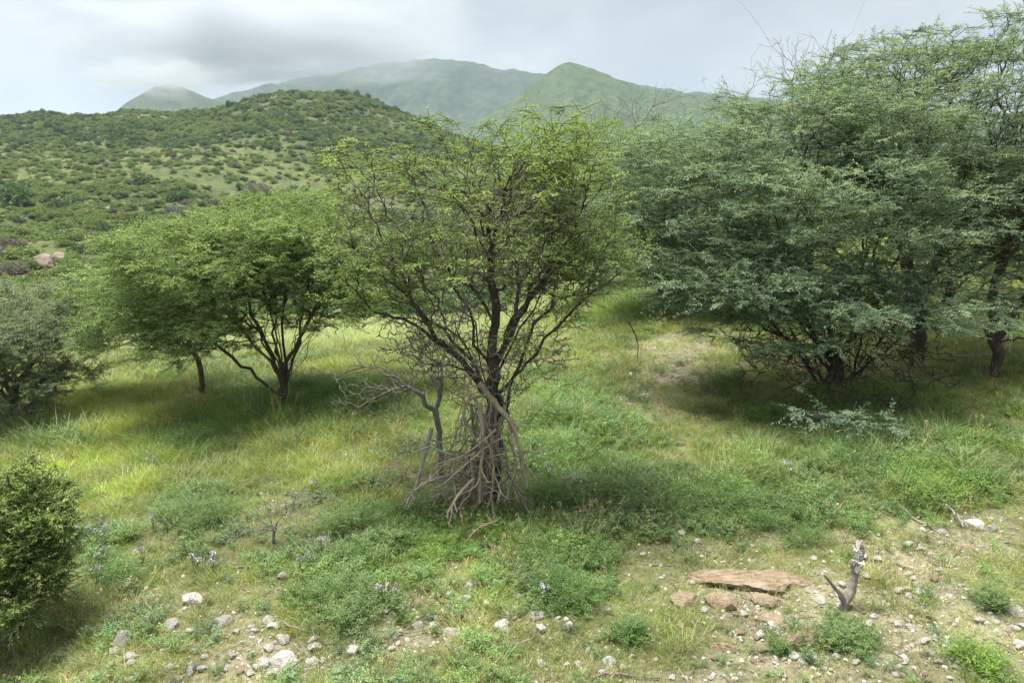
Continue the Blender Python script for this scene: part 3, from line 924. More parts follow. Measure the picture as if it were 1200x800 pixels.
# leafless shrub to the left of the stick heap
b, pl0 = rooted(520, 556, [(514, 520), (510, 480), (518, 440), (522, 400)], .03)
y0 = b[1]
ells = [E(455, 435, y0, 60, 35, .45, 0, 1.2), E(505, 400, y0 + .1, 50, 32, .4, 0, 1.), E(440, 470, y0 - .1, 50, 25, .35, 0, .7), E(540, 430, y0 + .2, 40, 40, .3, 0, .6), E(470, 510, y0 - .2, 55, 18, .3, 0, .4)]
make_tree('dead_shrub', 'leafless grey thorn shrub with a short dark stem, left of the stick heap', 'shrub',
          [pl0, PLY([(510, 480, y0), (480, 455, y0 - .1), (440, 430, y0 - .1), (395, 445, y0 - .1)]), PLY([(514, 520, y0), (490, 540, y0 - .15), (430, 524, y0 - .2)])],
          ells, 950, .030, None, 'dead_dark', None, parts=4, bf=.15, low=.02, pad=.45)

# low leafy shrub at the left edge
b, pl0 = rooted(18, 742, [(20, 700), (22, 660)], .05)
y0 = b[1]
ells = [E(24, 612, y0, 48, 55, .45, 1, 1.4), E(48, 660, y0 - .1, 30, 46, .34, 1, .9), E(-15, 640, y0, 60, 75, .55, 1, 1.4), E(10, 690, y0 - .25, 55, 35, .35, .75, .8), E(5, 575, y0, 40, 30, .35, 1, .6), E(48, 695, y0, 26, 26, .3, .6, .4)]
make_tree('shrub', 'dense bright green shrub with fine leaves at the bottom left corner', 'shrub',
          [pl0, PLY([(22, 660, y0), (40, 630, y0), (50, 600, y0)]), PLY([(20, 700, y0), (0, 650, y0), (-15, 600, y0)])],
          ells, 1900, .035, 'leaf_shrub', 'bark', dict(K=4, L=.10, M_=17, ll=.021, lw=.0085, flat=1., up=.35, rmax=.005), parts=3, low=.03, bf=.25)


# ------------------------------------------------------------------ sticks heaped at the foot of the middle acacia
def stick(name, label, cat, pts, r0, r1, m, side=3, group=None, rng=RNG, grp_y=None):
    P = np.array(pts)
    o = P[0].copy()
    n = len(P)
    tt = np.linspace(0, n - 1, (n - 1) * 4 + 1)
    Q = np.stack([np.interp(tt, np.arange(n), P[:, k]) for k in range(3)], 1)
    Q = np.stack([smooth(Q[:, k], 2) for k in range(3)], 1)
    L = np.linalg.norm(np.diff(Q, axis=0), axis=1).sum()
    Q[1:-1] += rng.normal(0, L * .006, Q[1:-1].shape)
    R = np.linspace(r0, r1, len(Q))
    A, B, RA, RB = [Q[:-1]], [Q[1:]], [R[:-1]], [R[1:]]
    for _ in range(side):
        i = rng.integers(len(Q) // 3, len(Q) - 1)
        d = norm(norm(Q[i + 1] - Q[i]) + rng.normal(0, .6, 3))
        a = Q[i]
        l = L * rng.uniform(.12, .3)
        for s in range(3):
            c = a + d * l / 3
            d = norm(d + rng.normal(0, .25, 3))
            A.append(a[None]); B.append(c[None])
            RA.append(np.array([R[i] * .6 * (1 - s * .25)])); RB.append(np.array([R[i] * .6 * (.75 - s * .25) + .001]))
            a = c
    V, q = tubes(np.concatenate(A) - o, np.concatenate(B) - o, np.concatenate(RA), np.concatenate(RB), 6)
    s = obj(name, mesh(name, V, q, mats=(M[m],), smooth=True), loc=o)
    return tag(s, label, cat, group)


hb = at(562, 590)
yh = hb[1]
GS = 'sticks heaped at the foot of the open-crowned acacia'
big = [
    ('thick pale branch slanting down the right side of the stick heap', [(560, 448, -.18), (585, 478, -.25), (604, 500, -.32), (613, 540, -.38), (618, 572, -.4)], .024, .008, 'dead_tan', 5),
    ('pale straight branch standing upright in the middle of the stick heap', [(562, 470, -.3), (566, 505, -.36), (563, 545, -.4), (562, 592, -.45)], .019, .010, 'dead_tan', 4),
    ('bleached grey branch leaning out at the left of the stick heap', [(506, 500, -.1), (498, 535, -.2), (490, 565, -.25), (474, 598, -.3)], .017, .007, 'dead', 3),
    ('forked grey branch lying against the left side of the stick heap', [(535, 555, -.2), (505, 562, -.3), (490, 570, -.32), (478, 586, -.33)], .013, .006, 'dead', 4),
    ('crooked grey branch jutting flat to the left out of the stick heap', [(548, 540, -.25), (520, 530, -.3), (505, 522, -.3), (482, 532, -.3)], .012, .005, 'dead', 3),
    ('curved tan branch arching down in front of the stick heap', [(556, 560, -.42), (535, 582, -.55), (523, 605, -.6), (530, 630, -.62)], .012, .008, 'dead_tan', 2),
    ('bent tan branch lying in the grass before the stick heap', [(584, 610, -.55), (565, 616, -.7), (552, 626, -.78), (545, 640, -.8)], .011, .007, 'dead_tan', 1),
    ('arched thin branch over the upper left of the stick heap', [(570, 462, -.25), (548, 468, -.3), (541, 490, -.33), (538, 520, -.35)], .010, .005, 'dead_tan', 3),
    ('thin tan branch hanging on the right side of the stick heap', [(594, 505, -.3), (605, 545, -.35), (598, 570, -.38), (590, 590, -.4)], .009, .004, 'dead_tan', 4),
    ('slender tan branch in front of the trunk, reaching the grass', [(574, 500, -.35), (578, 550, -.42), (576, 580, -.45), (579, 612, -.5)], .010, .005, 'dead_tan', 3),
]
for lab, pts, r0, r1, m, sd in big:
    P = [W(p[0], p[1], yh + p[2]) for p in pts]
    for p in P:
        p[2] = max(p[2], float(zg(p[0], p[1])) + r1)
    stick('dead_branch', lab, 'branch', P, r0 * 1.25, r1 * 1.2, m, sd + 2, GS)

rg = np.random.default_rng(77)
for mm, nn, lab in (('dead_tan', 70, 'tangle of thin dry tan twigs filling the stick heap'), ('dead', 60, 'bleached grey twigs lying criss-cross over the stick heap')):
    A, B, RA, RB = [], [], [], []
    for k in range(nn):
        if rg.random() < .62:
            a = W(rg.normal(563, 16), rg.uniform(462, 545), yh + rg.uniform(-.3, .15))
            e = W(rg.normal(556, 42), rg.uniform(545, 612), yh + rg.uniform(-.55, .2))
        else:
            a = W(rg.normal(545, 36), rg.uniform(500, 590), yh + rg.uniform(-.5, .2))
            e = W(rg.normal(550, 46), rg.uniform(520, 610), yh + rg.uniform(-.55, .2))
        e[2] = max(e[2], float(zg(e[0], e[1])) + .005)
        n = 5
        bow = rg.normal(0, .10, 3)
        q = [a + (e - a) * s_ / n + bow * math.sin(math.pi * s_ / n) + rg.normal(0, .018, 3) for s_ in range(n + 1)]
        for v_ in q:
            v_[2] = max(v_[2], float(zg(v_[0], v_[1])) + .004)
        r = .0022 + .008 * rg.random() ** 2.2
        for s_ in range(n):
            A.append(q[s_]); B.append(q[s_ + 1]); RA.append(r * (1 - s_ * .14)); RB.append(r * (1 - (s_ + 1) * .14))
        if rg.random() < .6:
            f = q[3] + norm(norm(q[4] - q[2]) + rg.normal(0, .7, 3)) * rg.uniform(.05, .16)
            A.append(q[3]); B.append(f); RA.append(r * .5); RB.append(r * .25)
    A, B = np.array(A), np.array(B)
    V, q = tubes(A - hb, B - hb, np.array(RA), np.array(RB), 4)
    o = obj('brushwood', mesh('brushwood', V, q, mats=(M[mm],), smooth=True), loc=hb)
    tag(o, lab, 'brushwood', kind='stuff')

for lab, pts, r0, r1, m in [
    ('bleached bare branch curving out over the grass left of the thorn shrub', [(386, 452, 0), (410, 434, .1), (435, 428, .2), (470, 440, .3)], .011, .006, 'dead'),
    ('thin dark broken branch hanging between the open-crowned acacia and the pale stony patch', [(735, 375, 0), (744, 390, -.1), (748, 405, -.1), (747, 420, -.1)], .009, .005, 'bark'),
    ('thin dead branch lying under the thicket by the right-hand white rock', [(1052, 592, 0), (1075, 612, 0), (1090, 618, 0), (1102, 628, 0)], .008, .004, 'dead'),
    ('slanting grey stick leaning on the right-hand white rock', [(1080, 570, 0), (1110, 592, -.1), (1122, 604, -.15), (1130, 618, -.2)], .010, .006, 'dead'),
    ('straight pink-grey fallen branch lying under the tallest acacia', [(1110, 417, 0), (1140, 416, 0), (1165, 415, 0), (1180, 414, 0)], .018, .010, 'dead'),
    ('grey fallen stick lying in the grass left of the lilac flowers', [(273, 668, 0), (285, 666, 0), (300, 667, 0)], .012, .007, 'dead_dark'),
    ('dark thin fallen branch across the stones at the bottom middle', [(690, 797, 0), (715, 791, 0), (745, 795, 0), (775, 797, 0)], .008, .004, 'dead_dark'),
]:
    g0 = at(pts[-1][0], pts[-1][1])
    P = [W(p[0], p[1], at(p[0], p[1])[1] + (p[2] if p[2] else 0) - (.0)) if p[1] > 440 else W(p[0], p[1], y0 if False else min(at(p[0], p[1])[1], 10.5) + p[2]) for p in pts]
    for p in P:
        p[2] = max(p[2], float(zg(p[0], p[1])) + r0 + .01)
    stick('dead_branch', lab, 'branch', P, r0, r1, m, 3)

rg = np.random.default_rng(91)
for k in range(22):
    x0, x1 = rg.normal(562, 16), rg.normal(557, 27)
    p0, p3 = rg.uniform(462, 540), rg.uniform(560, 612)
    y_0, y_1 = rg.uniform(-.32, .1), rg.uniform(-.55, .15)
    P = [W(x0 + (x1 - x0) * t + rg.normal(0, 7), p0 + (p3 - p0) * t + rg.normal(0, 5), yh + y_0 + (y_1 - y_0) * t) for t in (0, .33, .66, 1)]
    for p in P:
        p[2] = max(p[2], float(zg(p[0], p[1])) + .012)
    stick('dead_branch', 'crooked weathered branch wedged inside the stick heap', 'branch', P, rg.uniform(.009, .018), .004, rg.choice(['dead', 'dead_tan', 'dead']), 6, GS, rng=rg)

# weathered forked stump
sb = at(987, 714)
ys = sb[1]
root = bpy.data.objects.new('stump', None)
COL.objects.link(root)
root.location = [float(c) for c in sb]
tag(root, 'weathered forked stump, grey with a flaking pale top, standing among the stones', 'stump')


def limb(name, pts, rad, m, seed):
    rng = np.random.default_rng(seed)
    P = np.array(pts) - sb
    n = len(P)
    tt = np.linspace(0, n - 1, (n - 1) * 7 + 1)
    Q = np.stack([smooth(np.interp(tt, np.arange(n), P[:, k]), 3) for k in range(3)], 1)
    R = np.interp(tt, np.arange(n), rad)
    D = norm(np.gradient(Q, axis=0))
    u = norm(np.cross(D, np.array([0, 1., 0.1])))
    v = np.cross(D, u)
    k = 14
    an = np.arange(k) * 2 * math.pi / k
    lump = rng.normal(0, .2, (1, k)) + rng.normal(0, .12, (len(Q), k)) + .25 * np.sin(np.linspace(0, 5, len(Q)))[:, None] * np.cos(an)[None]
    RR = R[:, None] * (1 + lump)
    V = Q[:, None, :] + (u[:, None] * np.cos(an)[None, :, None] + v[:, None] * np.sin(an)[None, :, None]) * RR[:, :, None]
    m_ = len(Q)
    V = V.reshape(-1, 3)
    i = np.arange(k)
    j = (i + 1) % k
    q = np.concatenate([np.stack([i + s * k, j + s * k, j + s * k + k, i + s * k + k], 1) for s in range(m_ - 1)])
    T = []
    for c, s in ((Q[0], 0), (Q[-1] - D[-1] * R[-1] * .3, m_ - 1)):
        V = np.concatenate([V, c[None]])
        T.append(np.stack([np.full(k, len(V) - 1), i + s * k, j + s * k], 1))
    return obj(name, mesh(name, V, q, np.concatenate(T), mats=(M[m],), smooth=True), root)


limb('trunk', [W(988, 722, ys), W(991, 708, ys), W(999, 694, ys), W(1003, 676, ys + .02), W(1002, 660, ys + .03), W(1008, 648, ys + .02), W(1009, 636, ys + .02)], [.024, .027, .028, .022, .024, .028, .016], 'dead', 3)
limb('branch', [W(991, 708, ys), W(986, 696, ys - .02), W(976, 686, ys - .05), W(964, 671, ys - .08)], [.021, .016, .012, .006], 'dead', 4)
rs = np.random.default_rng(8)
bk = []
for k in range(34):                                               # pale flaking bark on the upper half
    t = rs.random() ** .7
    c = W(1003 + 5 * t + rs.normal(0, 2.0), 676 - 38 * t, ys - .01 + rs.uniform(-.03, .035)) - sb
    d = norm(rs.normal(0, 1, 3) * [.5, .5, .4] + [0, 0, 1])
    wv = norm(np.cross(d, rs.normal(0, 1, 3)))
    l, ww = rs.uniform(.02, .05), rs.uniform(.006, .014)
    bk.append(np.array([c - wv * ww, c + wv * ww, c + d * l + wv * ww * .6, c + d * l - wv * ww * .6]))
bk = np.array(bk)
bk2 = bk + rs.normal(0, .0015, bk.shape) + [0, .003, 0]
V = np.concatenate([bk, bk2], 1).reshape(-1, 3)
o8 = np.arange(len(bk))[:, None, None] * 8
Q = (o8 + np.array([[0, 1, 2, 3], [7, 6, 5, 4], [0, 4, 5, 1], [1, 5, 6, 2], [2, 6, 7, 3], [3, 7, 4, 0]])[None]).reshape(-1, 4)
obj('flaking_bark', mesh('flaking_bark', V, Q, mats=(M['rock_white'],)), root)


# ------------------------------------------------------------------ rocks
def rock_mesh(name, m, seed, flat=1., sub=3, cuts=9):
    import bmesh
    bm = bmesh.new()
    bmesh.ops.create_icosphere(bm, subdivisions=sub, radius=1)
    V = np.array([v.co[:] for v in bm.verts])
    F = np.array([[v.index for v in f.verts] for f in bm.faces])
    bm.free()
    rng = np.random.default_rng(seed)
    for _ in range(cuts):
        d = norm(rng.normal(0, 1, 3))
        h = rng.uniform(.45, .8)
        t = V @ d
        V = V - np.maximum(t - h, 0)[:, None] * d * .92
    n = fbm(V[:, 0] * 2 + V[:, 2], V[:, 1] * 2 - V[:, 2], seed % 50, 4)
    V = V * (1 + n * .34 + fbm(V[:, 0] * 7 + V[:, 2] * 5, V[:, 1] * 7 - V[:, 2] * 3, seed % 40 + 3, 3) * .10)[:, None]
    V = V / np.abs(V[:, :2]).max()
    V[:, 2] *= flat
    return mesh(name, V, None, F, mats=(M[m],), smooth=False)


def rock(label, px, py, wpx, hpx, m, seed, dpx=None, group=None, name='rock', rz=0., cuts=9, sub=3):
    p = at(px, py + hpx * .45)
    s = np.linalg.norm(p - np.array([0, 0, CAM_H])) / F
    hw, hh = wpx * s * .5, hpx * s * .5
    o = obj(name, rock_mesh(name, m, seed, 1., sub, cuts), loc=(p[0], p[1] + hw * .5, p[2] + hh * .12))
    o.scale = (hw, (dpx or wpx * .8) * s * .5, hh * 1.15)
    o.rotation_euler = (0, 0, rz)
    return tag(o, label, 'rock', group)


rock('large pale limestone chunk by the slanting stick under the thicket edge', 1143, 613, 30, 18, 'rock_white', 1)
rock('small grey stone touching the limestone chunk by the slanting stick', 1166, 617, 14, 14, 'rock_grey', 2)
rock('round grey stone left of the limestone chunk, under the slanting stick', 1108, 622, 14, 12, 'rock_grey', 3)
rock('squarish pale boulder in the shaded grass below the drooping branch', 1020, 537, 22, 20, 'rock_grey', 4)
rock('long rust-brown rock slab with a pale cap left of the forked stump', 882, 691, 122, 17, 'rock_rust', 5, 60, rz=.06, cuts=3, sub=4)
rock('narrow rust-brown ledge running from the slab to the forked stump', 930, 683, 70, 13, 'rock_rust', 71, 44, rz=-.1, cuts=3, sub=4)
rock('smooth pale cap of stone lying on the left end of the rust-brown slab', 868, 676, 26, 10, 'rock_tan', 6)
rock('cracked tan stone under the left end of the rust-brown slab', 848, 706, 42, 22, 'rock_tan', 7)
rock('flat tan stone under the middle of the rust-brown slab', 898, 703, 38, 18, 'rock_tan', 8)
rock('broad yellowish stone at the left end of the row below the rust-brown slab', 804, 702, 36, 22, 'rock_tan', 9)
rock('thin flat brown stone in the grass below the row of tan stones', 908, 730, 44, 9, 'rock_tan', 10)
rock('rust-brown earthy boulder left of the small herb bush under the stump', 950, 745, 42, 30, 'rock_rust', 11)
rock('pale angular stone leaning on the rust-brown earthy boulder', 934, 752, 22, 22, 'rock_tan', 12)
rock('bluish white broken stone below the rust-brown earthy boulder', 954, 770, 22, 14, 'rock_white', 13)
rock('cream stone next to the bluish white broken stone', 942, 774, 12, 10, 'rock_white', 14)
rock('flat greyish stone lying in grass below the tan stones', 852, 760, 36, 13, 'rock_tan', 15)
rock('white stone on the stony ground at the right edge', 1188, 716, 26, 12, 'rock_white', 16)
rock('brightest white angular stone in the bottom middle', 590, 732, 26, 20, 'rock_white', 17)
rock('white two-humped stone left of the brightest white stone', 531, 740, 24, 18, 'rock_white', 18)
rock('white stone standing at the top of the bottom middle stones', 549, 684, 14, 18, 'rock_white', 19)
rock('pale tilted stone just below the topmost bottom middle stone', 543, 700, 18, 14, 'rock_white', 20)
rock('pinkish stone with a dark cleft, left of the tilted pale stone', 489, 705, 20, 14, 'rock_tan', 21)
rock('pinkish stone paired beside the dark cleft', 506, 706, 16, 13, 'rock_tan', 22)
rock('small white stone below the pair of pinkish stones', 489, 731, 16, 13, 'rock_white', 23)
rock('grey jagged stone right of the brightest white stone', 628, 718, 24, 16, 'rock_grey', 24)
rock('yellowish flat stone above the brightest white stone', 576, 678, 20, 10, 'rock_tan', 25)
rock('pale stone slab at the bottom edge, largest of the white stones', 333, 776, 40, 26, 'rock_white', 26)
rock('rounded white stone left of the largest white slab', 309, 776, 22, 20, 'rock_white', 27)
rock('white stone right of the largest white slab', 362, 774, 20, 14, 'rock_white', 28)
rock('pale upright stone above the largest white slab', 330, 748, 22, 16, 'rock_white', 29)
rock('pinkish white stone in the middle of the lower left grass', 222, 702, 24, 14, 'rock_white', 30)
rock('whitish stone beside the grey fallen stick', 331, 671, 16, 16, 'rock_white', 31)
rock('grey stone with a slanting ridge, below the pinkish white stone', 199, 731, 24, 18, 'rock_grey', 32)
rock('dark grey slanted stone in the lower left grass', 141, 748, 20, 22, 'rock_grey', 33)
rock('dull grey flat stone right of the slanting ridged stone', 259, 729, 24, 14, 'rock_grey', 34)
rock('small round whitish stone at the bottom left, left of its grey twin', 196, 780, 14, 12, 'rock_white', 35)
rock('grey stone next to the small round whitish stone', 221, 780, 18, 18, 'rock_grey', 36)
rock('lavender grey stone at the bottom left edge', 42, 797, 16, 8, 'rock_grey', 37)
rock('pale stone half out of the bottom edge below the slanted stones', 156, 796, 20, 10, 'rock_white', 38)
rock('cream stone at the left of the bottom middle patch', 412, 760, 22, 16, 'rock_white', 39)
rock('white stone in the pale patch below the trees, its topmost', 768, 408, 9, 7, 'rock_white', 40)
rock('white upright stone in the pale patch below the trees', 739, 438, 9, 12, 'rock_white', 41)
rock('low white stone at the right of the pale patch below the trees', 756, 462, 14, 6, 'rock_white', 42)
rock('pale boulder behind the thicket trunks, between the two right-hand trunks', 1122, 374, 18, 10, 'rock_white', 43)
rock('pale stone low in the shade left of the thicket stems', 728, 605, 10, 6, 'rock_white', 44)
rock('pale stone among the litter at the foot of the drooping branch', 958, 487, 28, 10, 'rock_grey', 45)
# outcrops on the valley side
for lab, px, py, w, h, m, s in [
    ('reddish rock outcrop above the left grey-green acacia', 42, 306, 36, 20, 'rock_red', 51),
    ('pinkish flat outcrop right of the reddish rock outcrop', 66, 299, 24, 9, 'rock_red', 52),
    ('low brown outcrop in the valley scrub', 135, 240, 34, 9, 'rock_red', 53),
    ('brown outcrop next to the low valley outcrop', 108, 246, 22, 8, 'rock_red', 54),
    ('pale pink rock beside the two dark valley bushes', 140, 268, 10, 14, 'rock_red', 55)]:
    rock(lab, px, py, w, h, m, s)

GR = 'small pale stones scattered in the thin grass'
rg = np.random.default_rng(9)
protos = [obj('stone', rock_mesh('stone', mm, 60 + k, .8, 2), loc=(0, 0, -50)) for k, mm in enumerate(['rock_white', 'rock_white', 'rock_tan', 'rock_white'])]
cnt = 0
while cnt < 280:
    px, py = rg.uniform(0, 1200), rg.uniform(625, 800)
    p = at(px, py)
    ba = patches(p[0:1], p[1:2])[2][0]
    if rg.random() > ba * .9:
        continue
    k = rg.integers(0, 4)
    o = protos[k] if k is not None and protos[k].location.z == -50 else None
    if o is None:
        o = protos[k].copy()
        COL.objects.link(o)
    s = rg.uniform(.016, .046) * rg.uniform(.7, 1)
    o.location = (p[0], p[1], p[2] + s * .4)
    o.scale = (s * rg.uniform(.8, 1.4), s, s * rg.uniform(.6, .9))
    o.rotation_euler = (0, 0, rg.uniform(0, 6.28))
    lab = ['small angular white stone in the thin grass', 'small angular white stone in the thin grass', 'small tan stone in the thin grass', 'small angular white stone in the thin grass'][k]
    tag(o, lab, 'stone', GR)
    cnt += 1


# ------------------------------------------------------------------ herbs, flowers
def herb(label, px, py, wpx, hpx, m, n=70, fine=1.):
    p = at(px, py + hpx * .4)
    s = np.linalg.norm(p - np.array([0, 0, CAM_H])) / F
    rng = np.random.default_rng(int(px * 7 + py))
    n = int(n * .6)
    hw, hh = wpx * s * .5, hpx * s * .95
    root = bpy.data.objects.new('herb', None)
    COL.objects.link(root)
    root.location = [float(c) for c in p]
    tag(root, label, 'herb', 'soft leafy herbs in the grass')
    kc = 7
    cc = rng.normal(0, .42, (kc, 2)) * [hw, hw * 1.1]
    ch = rng.uniform(.35, 1.0, kc)
    wi = rng.integers(0, kc, n)
    st = np.concatenate([cc[wi] + rng.normal(0, .07, (n, 2)) * hw, np.full((n, 1), -.01)], 1)
    sp = rng.normal(0, .26, (n, 2)) * hw
    en = np.concatenate([st[:, :2] + sp, (hh * .5 * ch[wi] * rng.uniform(.5, 1.15, n))[:, None]], 1)
    st[:, 2] += zg(st[:, 0] + p[0], st[:, 1] + p[1]) - p[2]
    en[:, 2] += zg(en[:, 0] + p[0], en[:, 1] + p[1]) - p[2]
    V, q = tubes(st, en, np.full(n, .003), np.full(n, .0015), 3)
    obj('stems', mesh('stems', V, q, mats=(M[m],), var=np.full(len(q), .4)), root)
    f = np.repeat(rng.uniform(.45, 1, (n, 3)).max(1), 1)
    pts = np.concatenate([st + (en - st) * t for t in (.5, .75, 1.)])
    D = np.tile(norm(en - st), (3, 1))
    V, q, var, _, _ = leaves(pts, D, K=3, L=hh * .42, M_=9, ll=.024 * fine, lw=.006 * fine, flat=.7, up=.15, rng=rng)
    obj('leaves', mesh('leaves', V, q, mats=(M[m],), var=var), root)
    return root


herb('small grey-green herb bush at the foot of the forked stump', 994, 746, 54, 34, 'leaf_herb_blue', 110)
herb('blue-green feathery herb in the lower left middle of the grass', 392, 690, 70, 60, 'leaf_herb_blue', 120)
herb('lighter blue-green herb directly above the feathery one in the lower grass', 415, 600, 60, 60, 'leaf_herb_blue', 90)
herb('tall green herb clump left of centre with a dark right side', 232, 590, 70, 60, 'leaf_herb_blue', 120)
herb('broad bright green herb patch below the stick heap', 655, 672, 90, 56, 'leaf_herb', 150)
herb('green herb at the right foot of the stick heap', 650, 570, 80, 50, 'leaf_herb', 110)
herb('round grey-green herb in the grass right of the stick heap', 725, 562, 45, 45, 'leaf_herb_blue', 80)
herb('dark leafy herb in the shade in front of the thicket', 840, 585, 100, 50, 'leaf_herb', 140)
herb('light green fine-leaved herb at the edge of the thicket shade', 925, 603, 60, 50, 'leaf_herb', 90)
herb('bright green herb on the right below the slim-trunked acacia', 1112, 560, 90, 50, 'leaf_lime', 140)
herb('green tuft at the lower right corner', 1155, 770, 60, 50, 'leaf_lime', 80)
herb('blue-green tuft on the stony ground near the right edge', 1158, 700, 40, 36, 'leaf_herb_blue', 50)
herb('bright yellow-green herb below the left end of the stick heap', 508, 640, 50, 40, 'leaf_lime', 80)
herb('small green herb beside the lower stones under the rust-brown slab', 912, 752, 26, 22, 'leaf_herb', 30)
herb('dark green herb at the foot of the dome-shaped acacia, left side', 222, 500, 70, 50, 'leaf_herb', 110)
herb('low dark plant in the yellow grass by the left grey-green acacia', 95, 508, 60, 22, 'leaf_bush_dark', 80)
herb('green herb under the bright shrub at the bottom left', 125, 660, 60, 40, 'leaf_herb', 80)
herb('pale green herb in the grass between bottom middle and the stump', 735, 735, 50, 40, 'leaf_herb', 70)
herb('soft green herb right of the bottom middle stones', 690, 640, 70, 40, 'leaf_herb', 90)
herb('green herb at the left foot of the stick heap', 425, 640, 50, 40, 'leaf_herb', 70)
herb('small dark herb with a tall tip in the yellow grass, right of the bright shrub', 84, 580, 24, 30, 'leaf_herb', 30)

# dry grey shrublet above the lower stones
b, pl0 = rooted(320, 640, [(322, 620), (330, 605)], .02)
y0 = b[1]
make_tree('dead_shrub', 'low dry grey-brown shrublet in the grass above the whitish stone', 'shrub', [pl0], [E(320, 605, y0, 60, 26, .3, 0, 1), E(352, 585, y0 + .2, 28, 20, .2, 0, .7), E(290, 620, y0 - .1, 40, 20, .25, 0, .6)],
          420, .012, None, 'dead_dark', None, parts=0, bf=.15, low=.01)


def flower_plant(label, px, py, h=.16, n=5, seed=0):
    rng = np.random.default_rng(seed + 100)
    p = at(px, py + h * 900 / max(3.5, at(px, py)[1]) * .55)
    root = bpy.data.objects.new('flower', None)
    COL.objects.link(root)
    root.location = [float(c) for c in p]
    tag(root, label, 'flower', 'lilac flowers in the grass')
    for k in range(n):
        e = np.array([rng.normal(0, .035), rng.normal(0, .035), h * rng.uniform(.75, 1.2)])
        V, q = tubes(np.array([[0, 0, -.01]]) + rng.normal(0, .008, (1, 3)) * [[1, 1, 0]], e[None], np.array([.0025]), np.array([.0015]), 4)
        obj('stem', mesh('stem', V, q, mats=(M['leaf_herb'],), var=np.full(len(q), .3)), root)
        c = 22
        d = norm(rng.normal(0, 1, (c, 3)) + [0, 0, .5])
        w = norm(np.cross(d, rng.normal(0, 1, (c, 3))))
        l = rng.uniform(.012, .022, (c, 1))
        V = np.stack([e + d * .002, e + d * l * .6 + w * .006, e + d * l, e + d * l * .6 - w * .006], 1).reshape(-1, 3)
        obj('bloom', mesh('bloom', V, np.arange(c * 4).reshape(-1, 4), mats=(M['petal'],), var=rng.random(c)), root)


for k, (lab, px, py) in enumerate([
    ('lilac flower alone in the yellow-green grass left of the tall green herb', 178, 542),
    ('lilac flowers nearest to the bright shrub at the bottom left', 84, 622),
    ('upper lilac flower of the column right of the bright shrub', 118, 626),
    ('middle lilac flower of the column right of the bright shrub', 120, 652),
    ('lowest lilac flower of the column right of the bright shrub', 112, 672),
    ('single white-lilac flower between the flower column and the grass middle', 168, 650),
    ('lilac flower above the pinkish white stone, left one', 228, 658),
    ('lilac flower above the pinkish white stone, right one', 250, 658),
    ('pair of lilac flowers under the tall green herb', 180, 611),
    ('lilac seed heads on the dry shrublet', 367, 572),
    ('lilac flower right of the stick heap in the green herb', 646, 553),
    ('faint lilac flower to the right of the flower in the green herb', 673, 566),
    ('white-lilac flower in the dark shade in front of the thicket', 926, 552),
    ('lilac flower above the whitish stone by the fallen stick', 353, 657),
    ('small lilac flower in the grass left of the pair of pinkish stones', 452, 695),
    ('lilac flower left of the blue-green feathery herb', 377, 637),
    ('lilac flower in grass near the grey jagged stone', 640, 700)]):
    flower_plant(lab, px, py, .15, 4 + k % 4, k)


# ------------------------------------------------------------------ scattered cover
def proto_collection(name, meshes):
    c = bpy.data.collections.new(name)
    for k, me in enumerate(meshes):
        c.objects.link(bpy.data.objects.new('%s_%02d' % (name, k), me))
    return c


def scatter(name, label, cat, pts, rot, scl, idx, tint, coll):
    me = bpy.data.meshes.new(name)
    me.vertices.add(len(pts))
    me.vertices.foreach_set('co', np.asarray(pts, np.float32).ravel())
    for nm, ty, arr, key in (('rot', 'FLOAT_VECTOR', rot, 'vector'), ('scl', 'FLOAT_VECTOR', scl, 'vector'), ('idx', 'INT', idx, 'value'), ('tint', 'FLOAT_COLOR', np.concatenate([tint, np.ones((len(tint), 1))], 1), 'color')):
        a = me.attributes.new(nm, ty, 'POINT')
        a.data.foreach_set(key, np.asarray(arr, np.int32 if ty == 'INT' else np.float32).ravel())
    o = obj(name, me)
    ng = bpy.data.node_groups.new(name, 'GeometryNodeTree')
    ng.interface.new_socket('Geometry', in_out='INPUT', socket_type='NodeSocketGeometry')
    ng.interface.new_socket('Geometry', in_out='OUTPUT', socket_type='NodeSocketGeometry')
    gi, go = ng.nodes.new('NodeGroupInput'), ng.nodes.new('NodeGroupOutput')
    ip = ng.nodes.new('GeometryNodeInstanceOnPoints')
    ci = ng.nodes.new('GeometryNodeCollectionInfo')
    ci.inputs['Collection'].default_value = coll
    ci.inputs['Separate Children'].default_value = True
    ci.inputs['Reset Children'].default_value = True

    def na(nm, ty):
        n = ng.nodes.new('GeometryNodeInputNamedAttribute')
        n.data_type = ty
        n.inputs['Name'].default_value = nm
        return n.outputs['Attribute']
    L = ng.links
    L.new(gi.outputs[0], ip.inputs['Points'])
    L.new(ci.outputs[0], ip.inputs['Instance'])
    ip.inputs['Pick Instance'].default_value = True
    L.new(na('idx', 'INT'), ip.inputs['Instance Index'])
    e2r = ng.nodes.new('FunctionNodeEulerToRotation')
    L.new(na('rot', 'FLOAT_VECTOR'), e2r.inputs[0])
    L.new(e2r.outputs[0], ip.inputs['Rotation'])
    L.new(na('scl', 'FLOAT_VECTOR'), ip.inputs['Scale'])
    L.new(ip.outputs[0], go.inputs[0])
    md = o.modifiers.new('scatter', 'NODES')
    md.node_group = ng
    return tag(o, label, cat, kind='stuff')


